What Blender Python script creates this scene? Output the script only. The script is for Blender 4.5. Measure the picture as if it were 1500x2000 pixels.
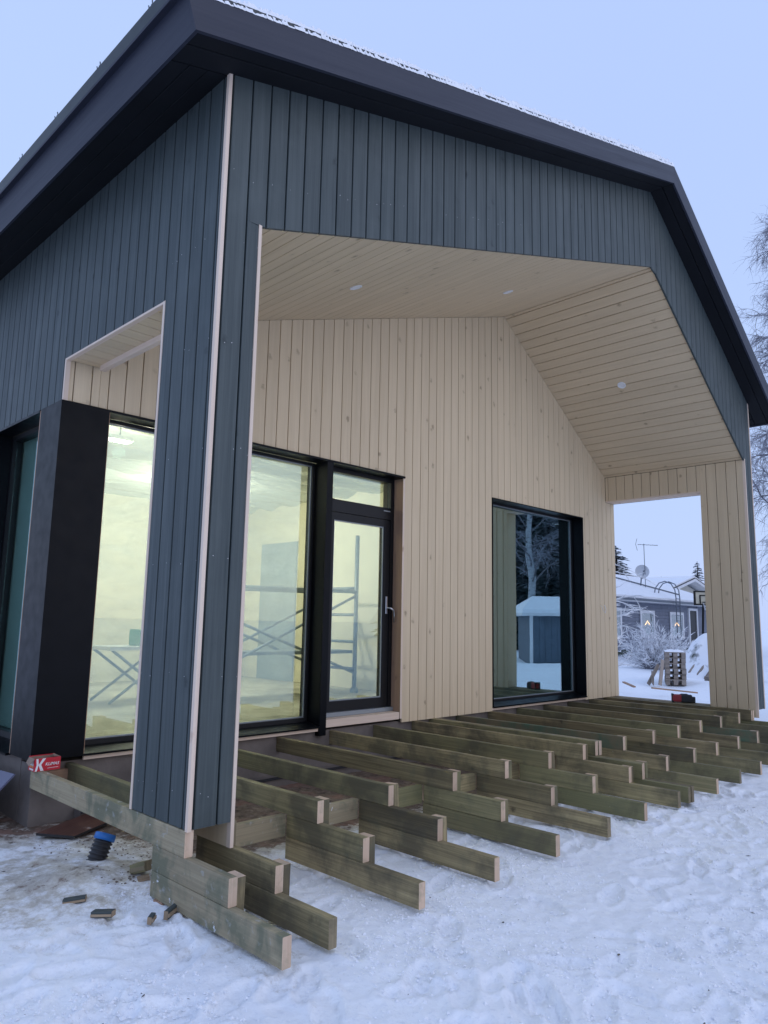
import bpy, bmesh, math, random
import numpy as np
from mathutils import Vector, Matrix
R = math.radians
random.seed(7)
rng = np.random.default_rng(7)
for o in list(bpy.data.objects):
    bpy.data.objects.remove(o)
scene = bpy.context.scene
col = scene.collection

# ------------------------------------------------------------------ camera
CAM = (-1.985, -3.253, 1.415)
yaw, pit, rol = 0.79132, 0.14987, 0.01879
fw = Vector((math.sin(yaw)*math.cos(pit), math.cos(yaw)*math.cos(pit), math.sin(pit)))
rt = Vector((math.cos(yaw), -math.sin(yaw), 0)); up = rt.cross(fw)
r2 = math.cos(rol)*rt + math.sin(rol)*up; u2 = -math.sin(rol)*rt + math.cos(rol)*up
cd = bpy.data.cameras.new('camera'); cam = bpy.data.objects.new('camera', cd); col.objects.link(cam)
m3 = Matrix((r2, u2, -fw)).transposed()
cam.matrix_world = Matrix.Translation(CAM) @ m3.to_4x4()
cd.sensor_fit = 'VERTICAL'; cd.sensor_height = 36; cd.sensor_width = 27
cd.lens = 1420.78/2000*36
cd.clip_start = 0.05; cd.clip_end = 3000
scene.camera = cam

# ------------------------------------------------------------------ world: even winter overcast over a Nishita sky
W = bpy.data.worlds.new('World'); scene.world = W; W.use_nodes = True
nt = W.node_tree; nt.nodes.clear()
SUN_EL, SUN_AZ = R(20), R(168)
out = nt.nodes.new('ShaderNodeOutputWorld'); bg = nt.nodes.new('ShaderNodeBackground')
sky = nt.nodes.new('ShaderNodeTexSky'); sky.sky_type = 'NISHITA'; sky.sun_disc = False
sky.sun_elevation = SUN_EL; sky.sun_rotation = SUN_AZ; sky.air_density = 2.0; sky.dust_density = 0.5; sky.ozone_density = 2.0
mixw = nt.nodes.new('ShaderNodeMix'); mixw.data_type = 'RGBA'; mixw.inputs[0].default_value = 0.86
tcw = nt.nodes.new('ShaderNodeTexCoord'); nzw = nt.nodes.new('ShaderNodeTexNoise'); nzw.inputs['Scale'].default_value = 1.6; nzw.inputs['Detail'].default_value = 4
nt.links.new(tcw.outputs['Generated'], nzw.inputs['Vector'])
cl = nt.nodes.new('ShaderNodeMix'); cl.data_type = 'RGBA'; cl.inputs[6].default_value = (4.75, 6.15, 10.0, 1); cl.inputs[7].default_value = (5.15, 6.7, 10.5, 1)   # the cloud layer
nt.links.new(nzw.outputs[0], cl.inputs[0]); nt.links.new(cl.outputs[2], mixw.inputs[7])
nt.links.new(sky.outputs[0], mixw.inputs[6]); nt.links.new(mixw.outputs[2], bg.inputs[0])
bg.inputs[1].default_value = 0.107
nt.links.new(bg.outputs[0], out.inputs[0])
sd = bpy.data.lights.new('sun', 'SUN'); sun = bpy.data.objects.new('sun', sd); col.objects.link(sun)
sd.energy = 0.55; sd.angle = R(75); sd.color = (1.0, 0.80, 0.58)
sdir = Vector((math.sin(SUN_AZ)*math.cos(SUN_EL), math.cos(SUN_AZ)*math.cos(SUN_EL), math.sin(SUN_EL)))
sun.rotation_euler = sdir.to_track_quat('Z', 'Y').to_euler()
vs = scene.view_settings; vs.view_transform = 'Standard'; vs.look = 'None'; vs.exposure = 0.05; vs.gamma = 1.0
vs.use_curve_mapping = False

# ------------------------------------------------------------------ materials
class NB:
    def __init__(s, name):
        s.m = bpy.data.materials.new(name); s.m.use_nodes = True; s.t = s.m.node_tree; s.t.nodes.clear()
        s.o = s.n('OutputMaterial')
    def n(s, k, **kw):
        x = s.t.nodes.new('ShaderNode'+k)
        for a, b in kw.items(): setattr(x, a, b)
        return x
    def l(s, a, b): s.t.links.new(a, b)
    def val(s, inp, v):
        if hasattr(v, 'is_linked') or isinstance(v, bpy.types.NodeSocket): s.l(v, inp)
        else: inp.default_value = v
    def math(s, op, a, b=0.0, clamp=False):
        x = s.n('Math', operation=op, use_clamp=clamp); s.val(x.inputs[0], a); s.val(x.inputs[1], b); return x.outputs[0]
    def mix(s, f, a, b, mode='MIX'):
        x = s.n('Mix', data_type='RGBA', blend_type=mode); s.val(x.inputs[0], f)
        s.val(x.inputs[6], c4(a)); s.val(x.inputs[7], c4(b)); return x.outputs[2]
    def ramp(s, f, a, b, ca=0.0, cb=1.0):
        x = s.n('MapRange', clamp=True); s.val(x.inputs[0], f)
        for i, v in enumerate((a, b, ca, cb)): x.inputs[1+i].default_value = v
        return x.outputs[0]
    def noise(s, vec, scale, detail=2.0, rough=0.5, dist=0.0):
        x = s.n('TexNoise'); s.l(vec, x.inputs['Vector']); x.inputs['Scale'].default_value = scale
        x.inputs['Detail'].default_value = detail; x.inputs['Roughness'].default_value = rough; x.inputs['Distortion'].default_value = dist
        return x.outputs[0]
    def mapv(s, vec, sc=(1,1,1), loc=(0,0,0)):
        x = s.n('Mapping'); s.l(vec, x.inputs[0]); x.inputs[3].default_value = sc; x.inputs[1].default_value = loc; return x.outputs[0]
    def bsdf(s, color, rough=0.6, spec=0.5, metal=0.0, bump=None, bs=0.3, bd=0.01):
        p = s.n('BsdfPrincipled'); s.val(p.inputs['Base Color'], c4(color)); s.val(p.inputs['Roughness'], rough)
        p.inputs['Specular IOR Level'].default_value = spec; p.inputs['Metallic'].default_value = metal
        if bump is not None:
            b = s.n('Bump'); b.inputs['Strength'].default_value = bs; b.inputs['Distance'].default_value = bd
            s.l(bump, b.inputs['Height']); s.l(b.outputs[0], p.inputs['Normal'])
        s.l(p.outputs[0], s.o.inputs[0]); return p
def c4(c):
    return (*c, 1.0) if isinstance(c, tuple) and len(c) == 3 else c

def wood(name, base, dark, knot, grain=0.35, knots=0.6, rough=0.62, tone=0.18, weather=None, bs=0.25, tint=None):
    b = NB(name); uv = b.n('UVMap').outputs[0]; rnd = b.n('ObjectInfo').outputs['Random']
    g1 = b.noise(b.mapv(uv, (95, 1.6, 1)), 1.0, 4, 0.6, 0.6)
    g2 = b.noise(b.mapv(uv, (16, 0.7, 1)), 1.0, 3, 0.55, 0.4)
    gm = b.math('MULTIPLY', b.math('ADD', g1, g2), 0.5)
    c = b.mix(b.ramp(gm, 0.36, 0.66, 0, grain*2), base, dark)
    v = b.n('TexVoronoi'); v.inputs['Scale'].default_value = 1.0
    dst = b.noise(uv, 26, 3, 0.6)
    b.l(b.mapv(uv, (6.3, 4.6, 1)), v.inputs['Vector'])
    kd = b.math('ADD', v.outputs['Distance'], b.math('MULTIPLY', b.math('SUBTRACT', dst, 0.5), 0.34))
    pick = b.n('SeparateColor'); b.l(v.outputs['Color'], pick.inputs[0])
    on = b.ramp(pick.outputs[0], 0.42, 0.75)
    k = b.math('MULTIPLY', b.ramp(kd, 0.04, 0.16, 1, 0), on)
    c = b.mix(b.math('MULTIPLY', k, knots), c, knot)
    halo = b.math('MULTIPLY', b.math('MULTIPLY', b.ramp(kd, 0.1, 0.36, 1, 0), on), knots*0.28)
    c = b.mix(halo, c, dark)
    tn = b.ramp(rnd, 0, 1, 1-tone, 1+tone)
    cc = b.n('HueSaturation'); b.l(c, cc.inputs['Color']); b.l(tn, cc.inputs['Value'])
    c = cc.outputs[0]
    if tint is not None:
        c = b.mix(b.ramp(b.math('FRACT', b.math('MULTIPLY', rnd, 7.31)), 0.3, 1.0, 0, 0.55), c, tint)
    if weather is not None:   # (scale, lo, hi, colour) blotches on the wood itself
        geo = b.n('NewGeometry').outputs['Position']
        for sc, lo, hi, wc, amt in weather:
            w = b.noise(geo, sc, 5, 0.62, 0.3)
            c = b.mix(b.ramp(w, lo, hi, 0, amt), c, wc)
    h = b.math('SUBTRACT', gm, b.math('MULTIPLY', k, 0.4))
    b.bsdf(c, b.ramp(gm, 0.3, 0.7, rough-0.08, rough+0.1), 0.35, 0, h, bs, 0.002)
    return b.m
M = {}
M['dark'] = wood('dark_painted_wood', (0.080, 0.098, 0.098), (0.046, 0.060, 0.062), (0.022, 0.030, 0.032), 0.5, 1.0, 0.55, 0.055, [(2.3, 0.5, 0.8, (0.125, 0.148, 0.145), 0.35), (0.9, 0.45, 0.7, (0.065, 0.082, 0.080), 0.4)])
M['beige'] = wood('beige_stained_wood', (0.73, 0.585, 0.39), (0.61, 0.48, 0.31), (0.29, 0.205, 0.13), 0.34, 1.0, 0.6, 0.03)
M['raw'] = wood('raw_pine', (0.80, 0.65, 0.52), (0.68, 0.52, 0.40), (0.42, 0.26, 0.17), 0.35, 0.7, 0.7, 0.06)
M['rawdark'] = wood('raw_brown_timber', (0.42, 0.27, 0.18), (0.28, 0.17, 0.11), (0.15, 0.08, 0.05), 0.4, 0.7, 0.7, 0.1)
M['treated'] = wood('pressure_treated_wood', (0.365, 0.292, 0.155), (0.165, 0.130, 0.070), (0.060, 0.045, 0.028), 0.65, 1.0, 0.7, 0.42,
                    [(2.4, 0.47, 0.62, (0.085, 0.075, 0.052), 0.7), (8.0, 0.55, 0.75, (0.12, 0.13, 0.085), 0.45), (21.0, 0.72, 0.75, (0.60, 0.61, 0.60), 0.5)], 0.4, (0.225, 0.235, 0.115))
M['frosted'] = wood('frosted_skylit_treated_wood', (0.40, 0.335, 0.215), (0.215, 0.175, 0.112), (0.085, 0.06, 0.035), 0.42, 0.8, 0.7, 0.12,  # frost patches, over a base lightened for sky light on the joist faces
                    [(4.0, 0.47, 0.60, (0.13, 0.145, 0.095), 0.75), (17.0, 0.60, 0.68, (0.42, 0.43, 0.42), 0.5), (13.0, 0.675, 0.70, (0.80, 0.82, 0.86), 0.85)], 0.5)
M['treatgreen'] = wood('green_stained_treated_wood', (0.10, 0.16, 0.10), (0.07, 0.11, 0.07), (0.05, 0.05, 0.035), 0.4, 0.7, 0.7, 0.2, [(4.0, 0.4, 0.62, (0.19, 0.15, 0.09), 0.9)])
M['endgrain'] = wood('sawn_end_grain', (0.66, 0.50, 0.37), (0.50, 0.35, 0.24), (0.34, 0.21, 0.13), 0.5, 0.3, 0.8, 0.16, [(14.0, 0.5, 0.75, (0.30, 0.27, 0.18), 0.6)])
M['endold'] = wood('weathered_end_grain', (0.30, 0.25, 0.16), (0.18, 0.14, 0.085), (0.09, 0.07, 0.05), 0.5, 0.3, 0.8, 0.15, [(10.0, 0.5, 0.7, (0.10, 0.09, 0.06), 0.6)])
M['offedge'] = wood('sawn_board_edge', (0.40, 0.30, 0.20), (0.28, 0.20, 0.13), (0.15, 0.1, 0.07), 0.4, 0.3, 0.8, 0.1)
M['greywood'] = wood('weathered_pallet_wood', (0.33, 0.28, 0.24), (0.22, 0.18, 0.15), (0.12, 0.09, 0.07), 0.4, 0.5, 0.8, 0.25)

def plain(name, c, rough=0.5, spec=0.5, metal=0.0, nz=0.0, ns=8.0, bump=0.0, bsc=40.0, rr=0.0):
    b = NB(name); geo = b.n('NewGeometry').outputs['Position']
    cc = c
    if nz:
        n = b.noise(geo, ns, 5, 0.6)
        cc = b.mix(b.ramp(n, 0.3, 0.7), tuple(x*(1-nz) for x in c), tuple(min(1, x*(1+nz)) for x in c))
    r = rough
    if rr: r = b.ramp(b.noise(geo, ns*1.7, 4), 0.3, 0.7, rough-rr, rough+rr)
    b.bsdf(cc, r, spec, metal, b.noise(geo, bsc, 4) if bump else None, bump, 0.004)
    return b.m
M['fascia'] = wood('fascia_black_paint', (0.030, 0.034, 0.052), (0.023, 0.026, 0.042), (0.015, 0.015, 0.02), 0.25, 0.7, 0.48, 0.05)
M['soffit'] = plain('soffit_shaded_black_paint', (0.007, 0.008, 0.011), 0.7, 0.25, 0, 0.2, 3)  # the fascia's black paint, darkened further to stand in for eave shade
M['blackmetal'] = plain('black_sheet_metal', (0.003, 0.004, 0.006), 0.36, 0.14, 0, 0.15, 6, 0.03, 9, 0.06)
M['blackframe'] = plain('black_frame_paint', (0.006, 0.0065, 0.008), 0.45, 0.35, 0, 0.15, 12)
M['gasket'] = plain('grey_glazing_bead', (0.30, 0.33, 0.35), 0.4, 0.5, 0.4)
M['steel'] = plain('brushed_steel', (0.62, 0.63, 0.65), 0.3, 0.5, 1.0)
M['roofmetal'] = plain('roof_sheet_metal', (0.035, 0.045, 0.05), 0.38, 0.5, 0.2, 0.2, 8)
M['concrete'] = plain('plinth_concrete', (0.185, 0.16, 0.145), 0.85, 0.2, 0, 0.22, 5, 0.3, 60)
M['bitumen'] = plain('bitumen_strip', (0.025, 0.025, 0.03), 0.7)
M['whitepaint'] = plain('white_trim_paint', (0.72, 0.73, 0.75), 0.5, 0.4, 0, 0.06, 5)
M['whiteplastic'] = plain('white_plastic', (0.82, 0.82, 0.82), 0.35, 0.5)
M['greysiding'] = plain('grey_siding_paint', (0.175, 0.195, 0.25), 0.6, 0.4, 0, 0.15, 4)
M['shedsiding'] = plain('shed_grey_paint', (0.10, 0.13, 0.17), 0.6, 0.4, 0, 0.15, 4)
M['yellowgable'] = plain('pale_gable_paint', (0.46, 0.45, 0.40), 0.6, 0.4, 0, 0.1, 3)
M['basegreen'] = plain('dark_green_base', (0.04, 0.06, 0.05), 0.8)
M['pipeblack'] = plain('black_pipe_plastic', (0.022, 0.022, 0.025), 0.45, 0.5, 0, 0.3, 30)
M['pipeblue'] = plain('blue_cap_plastic', (0.02, 0.16, 0.50), 0.35, 0.5)
M['redcard'] = plain('red_cardboard', (0.55, 0.018, 0.035), 0.45, 0.5, 0, 0.06, 30)
M['card'] = plain('brown_cardboard', (0.30, 0.22, 0.17), 0.85, 0.2, 0, 0.1, 30)
M['whiteprint'] = plain('white_print', (0.80, 0.78, 0.78), 0.45)
M['orangeprint'] = plain('orange_print', (0.80, 0.30, 0.08), 0.45)
M['filmply'] = wood('film_faced_plywood', (0.135, 0.062, 0.045), (0.10, 0.045, 0.035), (0.2, 0.12, 0.1), 0.3, 0.2, 0.45, 0.05, [(9.0, 0.62, 0.68, (0.62, 0.60, 0.60), 0.55)])
M['edgeblack'] = plain('black_sealed_edge', (0.02, 0.018, 0.018), 0.6)
M['bluesheet'] = plain('slate_blue_sheet', (0.12, 0.125, 0.20), 0.5, 0.5, 0, 0.12, 7)
M['scaf'] = plain('hazed_scaffold_steel', (0.26, 0.31, 0.35), 0.45, 0.5, 0.3, 0.2, 20)  # colour lightened to imitate haze from the plastic film in front
M['innerwall'] = plain('primed_inner_wall', (0.78, 0.75, 0.62), 0.8, 0.3, 0, 0.08, 1.2)
M['innerfloor'] = plain('dusty_floor', (0.50, 0.48, 0.40), 0.7, 0.4, 0, 0.3, 2.5)
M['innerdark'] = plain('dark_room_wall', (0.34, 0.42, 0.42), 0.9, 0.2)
M['doorwaygrey'] = plain('dim_doorway_grey_blue', (0.33, 0.39, 0.42), 0.5, 0.4, 0, 0.15, 3)  # dimness of the open doorway as a colour, paled for film haze
M['greenbox'] = plain('green_case_plastic', (0.16, 0.36, 0.24), 0.5)
M['tealcover'] = plain('teal_cover_sheet', (0.24, 0.38, 0.39), 0.6, 0.4, 0, 0.1, 2)
M['tarp'] = plain('dark_tarpaulin', (0.045, 0.055, 0.045), 0.55, 0.4, 0, 0.5, 5)
M['redplastic'] = plain('red_tool_plastic', (0.30, 0.022, 0.03), 0.4, 0.5)
M['blackplastic'] = plain('black_tool_plastic', (0.014, 0.014, 0.016), 0.5, 0.5)
M['dish'] = plain('grey_dish', (0.55, 0.57, 0.60), 0.5)
M['darksteel'] = plain('dark_galvanised_steel', (0.16, 0.18, 0.21), 0.5, 0.5, 0.5)
M['boardglass'] = plain('pale_backboard', (0.62, 0.56, 0.42), 0.4)
M['bark'] = plain('dark_bark', (0.075, 0.062, 0.055), 0.9, 0.2, 0, 0.4, 9, 0.4, 30)
M['barkfrost'] = plain('frosted_bark', (0.16, 0.15, 0.165), 0.9, 0.2, 0, 0.4, 9)
M['twig'] = plain('frosty_twigs', (0.30, 0.295, 0.34), 0.9, 0.2, 0, 0.4, 3)
M['snowtwig'] = plain('snow_covered_twigs', (0.80, 0.82, 0.87), 0.9, 0.2, 0, 0.25, 6)
M['soilcrumb'] = plain('frozen_soil', (0.19, 0.15, 0.12), 0.95, 0.1, 0, 0.5, 25)
def birchbark():
    b = NB('birch_bark'); geo = b.n('NewGeometry').outputs['Position']
    n = b.noise(b.mapv(geo, (3, 3, 14)), 1.0, 4, 0.65)
    b.bsdf(b.mix(b.ramp(n, 0.52, 0.66), (0.40, 0.41, 0.43), (0.12, 0.11, 0.11)), 0.7)
    return b.m
M['birch'] = birchbark()
def needles():
    b = NB('needles_with_snow'); g = b.n('NewGeometry'); geo = g.outputs['Position']
    sx = b.n('SeparateXYZ'); b.l(g.outputs['True Normal'], sx.inputs[0])
    n = b.noise(geo, 2.2, 4, 0.6)
    gcol = b.mix(b.ramp(b.noise(geo, 6, 3), 0.3, 0.7), (0.045, 0.066, 0.062), (0.085, 0.11, 0.10))
    s = b.ramp(n, 0.40, 0.58, 0, 0.7)
    b.bsdf(b.mix(s, gcol, (0.60, 0.63, 0.70)), 0.8, 0.2)
    return b.m
M['needle'] = needles()
def snowmat(name, c=(0.91, 0.92, 0.95), bs=0.5, sc=1.0):
    b = NB(name); geo = b.n('NewGeometry').outputs['Position']
    h = b.math('ADD', b.noise(geo, 26*sc, 6, 0.62), b.math('MULTIPLY', b.noise(geo, 6*sc, 4, 0.6), 1.5))
    b.bsdf(b.mix(b.ramp(b.noise(geo, 9*sc, 4), 0.35, 0.65), c, tuple(x*0.95 for x in c)), 0.75, 0.25, 0, h, bs, 0.012)
    return b.m
M['snow'] = snowmat('clean_snow')
def groundmat():
    b = NB('trampled_snow_and_soil'); geo = b.n('NewGeometry').outputs['Position']
    at = b.n('Attribute', attribute_name='soil').outputs['Fac']
    n1 = b.noise(geo, 7, 6, 0.68, 0.4); n2 = b.noise(geo, 33, 6, 0.68, 0.2); n3 = b.noise(geo, 2.2, 4, 0.6)
    h = b.math('ADD', b.math('MULTIPLY', n2, 0.7), b.math('MULTIPLY', n1, 1.3))
    snow = b.mix(b.ramp(n1, 0.35, 0.7), (0.945, 0.96, 0.985), (0.90, 0.92, 0.96))
    snow = b.mix(b.ramp(n2, 0.54, 0.72, 0, 0.55), snow, (0.64, 0.68, 0.77))        # crushed grey grains
    speck = b.noise(b.mapv(geo, (1, 2.2, 1)), 24, 4, 0.75)
    snow = b.mix(b.math('MULTIPLY', b.ramp(speck, 0.69, 0.72), b.ramp(n3, 0.42, 0.56)), snow, (0.16, 0.14, 0.13))   # bark and chips trodden in
    soilc = b.mix(b.ramp(b.noise(geo, 18, 6, 0.7), 0.32, 0.68), (0.055, 0.038, 0.028), (0.26, 0.20, 0.155))
    soilc = b.mix(b.ramp(b.noise(geo, 3.3, 4, 0.6), 0.5, 0.62, 0, 0.6), soilc, (0.27, 0.15, 0.115))
    sludge = b.mix(b.ramp(n1, 0.3, 0.7), (0.66, 0.63, 0.57), (0.45, 0.42, 0.37))
    e = b.math('ADD', at, b.math('MULTIPLY', b.math('SUBTRACT', b.noise(geo, 8, 7, 0.75), 0.5), 1.55))
    c = b.mix(b.ramp(e, 0.22, 0.48), snow, sludge)
    c = b.mix(b.ramp(e, 0.55, 0.72), c, soilc)
    b.bsdf(c, b.ramp(e, 0.2, 0.7, 0.72, 0.9), 0.25, 0, h, 0.5, 0.015)
    return b.m
M['ground'] = groundmat()
def glassmat(name, tint, refl, gcol=(1, 1, 1)):
    b = NB(name)
    lw = b.n('LayerWeight'); lw.inputs[0].default_value = 0.5
    geo = b.n('NewGeometry').outputs['Position']
    tr = b.n('BsdfTransparent'); tr.inputs[0].default_value = c4(tint)
    gl = b.n('BsdfGlossy'); gl.inputs[0].default_value = c4(gcol); gl.inputs['Roughness'].default_value = 0.0
    bp = b.n('Bump'); bp.inputs['Strength'].default_value = 0.02; bp.inputs['Distance'].default_value = 0.02
    b.l(b.noise(geo, 1.3, 2), bp.inputs['Height']); b.l(bp.outputs[0], gl.inputs['Normal'])
    mx = b.n('MixShader'); b.l(b.math('ADD', b.math('MULTIPLY', b.math('POWER', lw.outputs['Facing'], 5.0), 0.85), refl, True), mx.inputs[0])
    b.l(tr.outputs[0], mx.inputs[1]); b.l(gl.outputs[0], mx.inputs[2]); b.l(mx.outputs[0], b.o.inputs[0])
    return b.m
M['glass'] = glassmat('coated_window_glass', (0.91, 0.95, 0.905), 0.13, (0.72, 0.93, 0.97))
M['glass_big'] = glassmat('strongly_coated_window_glass', (0.66, 0.84, 0.84), 0.47, (0.78, 0.96, 0.98))
M['glass_far'] = glassmat('plain_house_glass', (0.85, 0.9, 0.92), 0.12)
def foil():
    b = NB('clear_vapour_foil'); geo = b.n('NewGeometry').outputs['Position']
    b.bsdf((0.66, 0.70, 0.68), 0.12, 1.0, 0, b.noise(b.mapv(geo, (2, 7, 2)), 2.0, 5, 0.6), 0.5, 0.06)
    return b.m
M['foil'] = foil()
def film():
    b = NB('wrinkled_plastic_film'); geo = b.n('NewGeometry').outputs['Position']
    bp = b.n('Bump'); bp.inputs['Strength'].default_value = 0.9; bp.inputs['Distance'].default_value = 0.05
    b.l(b.noise(b.mapv(geo, (1.2, 1, 3.2)), 3.0, 5, 0.6, 1.2), bp.inputs['Height'])
    tr = b.n('BsdfTransparent'); tl = b.n('BsdfTranslucent'); gl = b.n('BsdfGlossy'); gl.inputs['Roughness'].default_value = 0.18
    tl.inputs[0].default_value = (0.9, 0.9, 0.85, 1)
    for q in (tl, gl): b.l(bp.outputs[0], q.inputs['Normal'])
    m1 = b.n('MixShader'); m1.inputs[0].default_value = 0.45; b.l(tl.outputs[0], m1.inputs[1]); b.l(gl.outputs[0], m1.inputs[2])
    m2 = b.n('MixShader'); b.l(b.ramp(b.noise(b.mapv(geo, (1, 1, 2.6)), 2.6, 4, 0.6, 0.8), 0.35, 0.7, 0.14, 0.42), m2.inputs[0]); b.l(tr.outputs[0], m2.inputs[1]); b.l(m1.outputs[0], m2.inputs[2])
    b.l(m2.outputs[0], b.o.inputs[0]); return b.m
M['film'] = film()
def emit(name, c, s):
    b = NB(name); e = b.n('Emission'); e.inputs[0].default_value = c4(c); e.inputs[1].default_value = s
    b.l(e.outputs[0], b.o.inputs[0]); return b.m
M['lamp'] = emit('lit_work_lamp', (1.0, 0.96, 0.82), 30.0)
M['warmlamp'] = emit('lit_candelabra', (1.0, 0.55, 0.22), 9.0)

# ------------------------------------------------------------------ mesh helpers (all vertices in world metres)
PINV = {}
def link(o, parent=None):
    col.objects.link(o)
    if parent is not None:
        o.parent = parent
        if parent.name in PINV: o.matrix_parent_inverse = PINV[parent.name]
    return o
def thing(name, label, cat, loc, group=None):
    o = bpy.data.objects.new(name, None); o.location = loc; o.empty_display_size = 0.1; col.objects.link(o)
    PINV[o.name] = Matrix.Translation(loc).inverted()
    o['label'] = label; o['category'] = cat
    if group: o['group'] = group
    return o
def tag(o, label, cat, group=None, kind=None):
    if label: o['label'] = label
    if cat: o['category'] = cat
    if group: o['group'] = group
    if kind: o['kind'] = kind
    return o
class MB:
    """collects boxes, bars, tubes and polygons into one mesh with metric UVs (u across, v along)"""
    def __init__(s): s.v = []; s.f = []; s.uv = []; s.mi = []; s.sm = []
    def face(s, pts, uvs=None, mi=0, smooth=False):
        b = len(s.v); s.v += [tuple(p) for p in pts]; s.f.append(tuple(range(b, b+len(pts))))
        s.uv += [tuple(q) for q in (uvs or [(p[0]+p[1], p[2]) for p in pts])]; s.mi.append(mi); s.sm.append(smooth)
        return s
    def bar(s, p0, p1, w, h, upv=(0, 0, 1), mi=0, emi=None, ch=0.0, uoff=None):
        """box from p0 to p1, width w (sideways) and height h (along upv), centred; ends take emi"""
        p0 = Vector(p0); p1 = Vector(p1); d = p1-p0; L = d.length; d.normalize()
        a = d.cross(Vector(upv)); a.normalize(); n = a.cross(d)
        u0 = random.random()*9 if uoff is None else uoff; v0 = random.random()*40
        c = ch
        if c > 0:
            prof = [(-w/2+c, -h/2), (w/2-c, -h/2), (w/2, -h/2+c), (w/2, h/2-c), (w/2-c, h/2), (-w/2+c, h/2), (-w/2, h/2-c), (-w/2, -h/2+c)]
        else:
            prof = [(-w/2, -h/2), (w/2, -h/2), (w/2, h/2), (-w/2, h/2)]
        P = [[q + a*x + n*y for x, y in prof] for q in (p0, p1)]
        k = len(prof); acc = 0
        for i in range(k):
            j = (i+1) % k; e = math.hypot(prof[j][0]-prof[i][0], prof[j][1]-prof[i][1])
            s.face([P[0][i], P[0][j], P[1][j], P[1][i]], [(u0+acc, v0), (u0+acc+e, v0), (u0+acc+e, v0+L), (u0+acc, v0+L)], mi); acc += e
        e = mi if emi is None else emi
        s.face(list(reversed(P[0])), [(u0+x, v0+y*0.4) for x, y in reversed(prof)], e)
        s.face(P[1], [(u0+x, v0+y*0.4) for x, y in prof], e)
        return s
    def box(s, x0, x1, y0, y1, z0, z1, mi=0, axis=None, emi=None, ch=0.0):
        d = (x1-x0, y1-y0, z1-z0); axis = axis if axis is not None else max(range(3), key=lambda i: d[i])
        c = ((x0+x1)/2, (y0+y1)/2, (z0+z1)/2)
        if axis == 0: return s.bar((x0, c[1], c[2]), (x1, c[1], c[2]), d[1], d[2], (0, 0, 1), mi, emi, ch)
        if axis == 1: return s.bar((c[0], y0, c[2]), (c[0], y1, c[2]), d[0], d[2], (0, 0, 1), mi, emi, ch)
        return s.bar((c[0], c[1], z0), (c[0], c[1], z1), d[0], d[1], (0, 1, 0), mi, emi, ch)
    def tube(s, pts, rad, k=6, mi=0, caps=True):
        pts = [Vector(p) for p in pts]; n = len(pts)
        rad = rad if isinstance(rad, (list, tuple)) else [rad]*n
        rings = []; ref = None
        for i in range(n):
            t = (pts[min(i+1, n-1)]-pts[max(i-1, 0)]).normalized()
            if ref is None:
                ref = Vector((0, 0, 1)) if abs(t.z) < 0.9 else Vector((1, 0, 0))
            a = t.cross(ref).normalized(); b = a.cross(t); ref = b
            rings.append([pts[i] + (a*math.cos(2*math.pi*j/k) + b*math.sin(2*math.pi*j/k))*rad[i] for j in range(k)])
        base = len(s.v)
        for r in rings: s.v += [tuple(p) for p in r]
        for i in range(n-1):
            for j in range(k):
                j2 = (j+1) % k; q = (base+i*k+j, base+i*k+j2, base+(i+1)*k+j2, base+(i+1)*k+j)
                s.f.append(q); s.uv += [(j/k, i), ((j+1)/k, i), ((j+1)/k, i+1), (j/k, i+1)]; s.mi.append(mi); s.sm.append(True)
        if caps:
            for r in (list(reversed(range(k))), None):
                idx = [base+j for j in r] if r else [base+(n-1)*k+j for j in range(k)]
                s.f.append(tuple(idx)); s.uv += [(0.5, 0.5)]*k; s.mi.append(mi); s.sm.append(False)
        return s
    def prism(s, poly, axis, t0, t1, mi=0):
        """extrude 2-D poly (list of (a,b)) along axis between t0 and t1"""
        def P(a, b, t): return ((t, a, b), (a, t, b), (a, b, t))[axis]
        n = len(poly)
        A = [P(a, b, t0) for a, b in poly]; B = [P(a, b, t1) for a, b in poly]
        s.face(A, [(a, b) for a, b in poly], mi); s.face(list(reversed(B)), [(a, b) for a, b in reversed(poly)], mi)
        for i in range(n):
            j = (i+1) % n; e = math.hypot(poly[j][0]-poly[i][0], poly[j][1]-poly[i][1])
            s.face([A[j], A[i], B[i], B[j]], [(0, 0), (e, 0), (e, t1-t0), (0, t1-t0)], mi)
        return s
    def build(s, name, mats, parent=None, recalc=True):
        me = bpy.data.meshes.new(name); me.from_pydata(s.v, [], s.f)
        mats = mats if isinstance(mats, (list, tuple)) else [mats]
        for m in mats: me.materials.append(M[m] if isinstance(m, str) else m)
        me.polygons.foreach_set('material_index', s.mi); me.polygons.foreach_set('use_smooth', s.sm)
        ul = me.uv_layers.new(name='UVMap'); ul.data.foreach_set('uv', [c for q in s.uv for c in q])
        if recalc:
            bm = bmesh.new(); bm.from_mesh(me); bmesh.ops.recalc_face_normals(bm, faces=bm.faces); bm.to_mesh(me); bm.free()
        me.update()
        return link(bpy.data.objects.new(name, me), parent)

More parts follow.
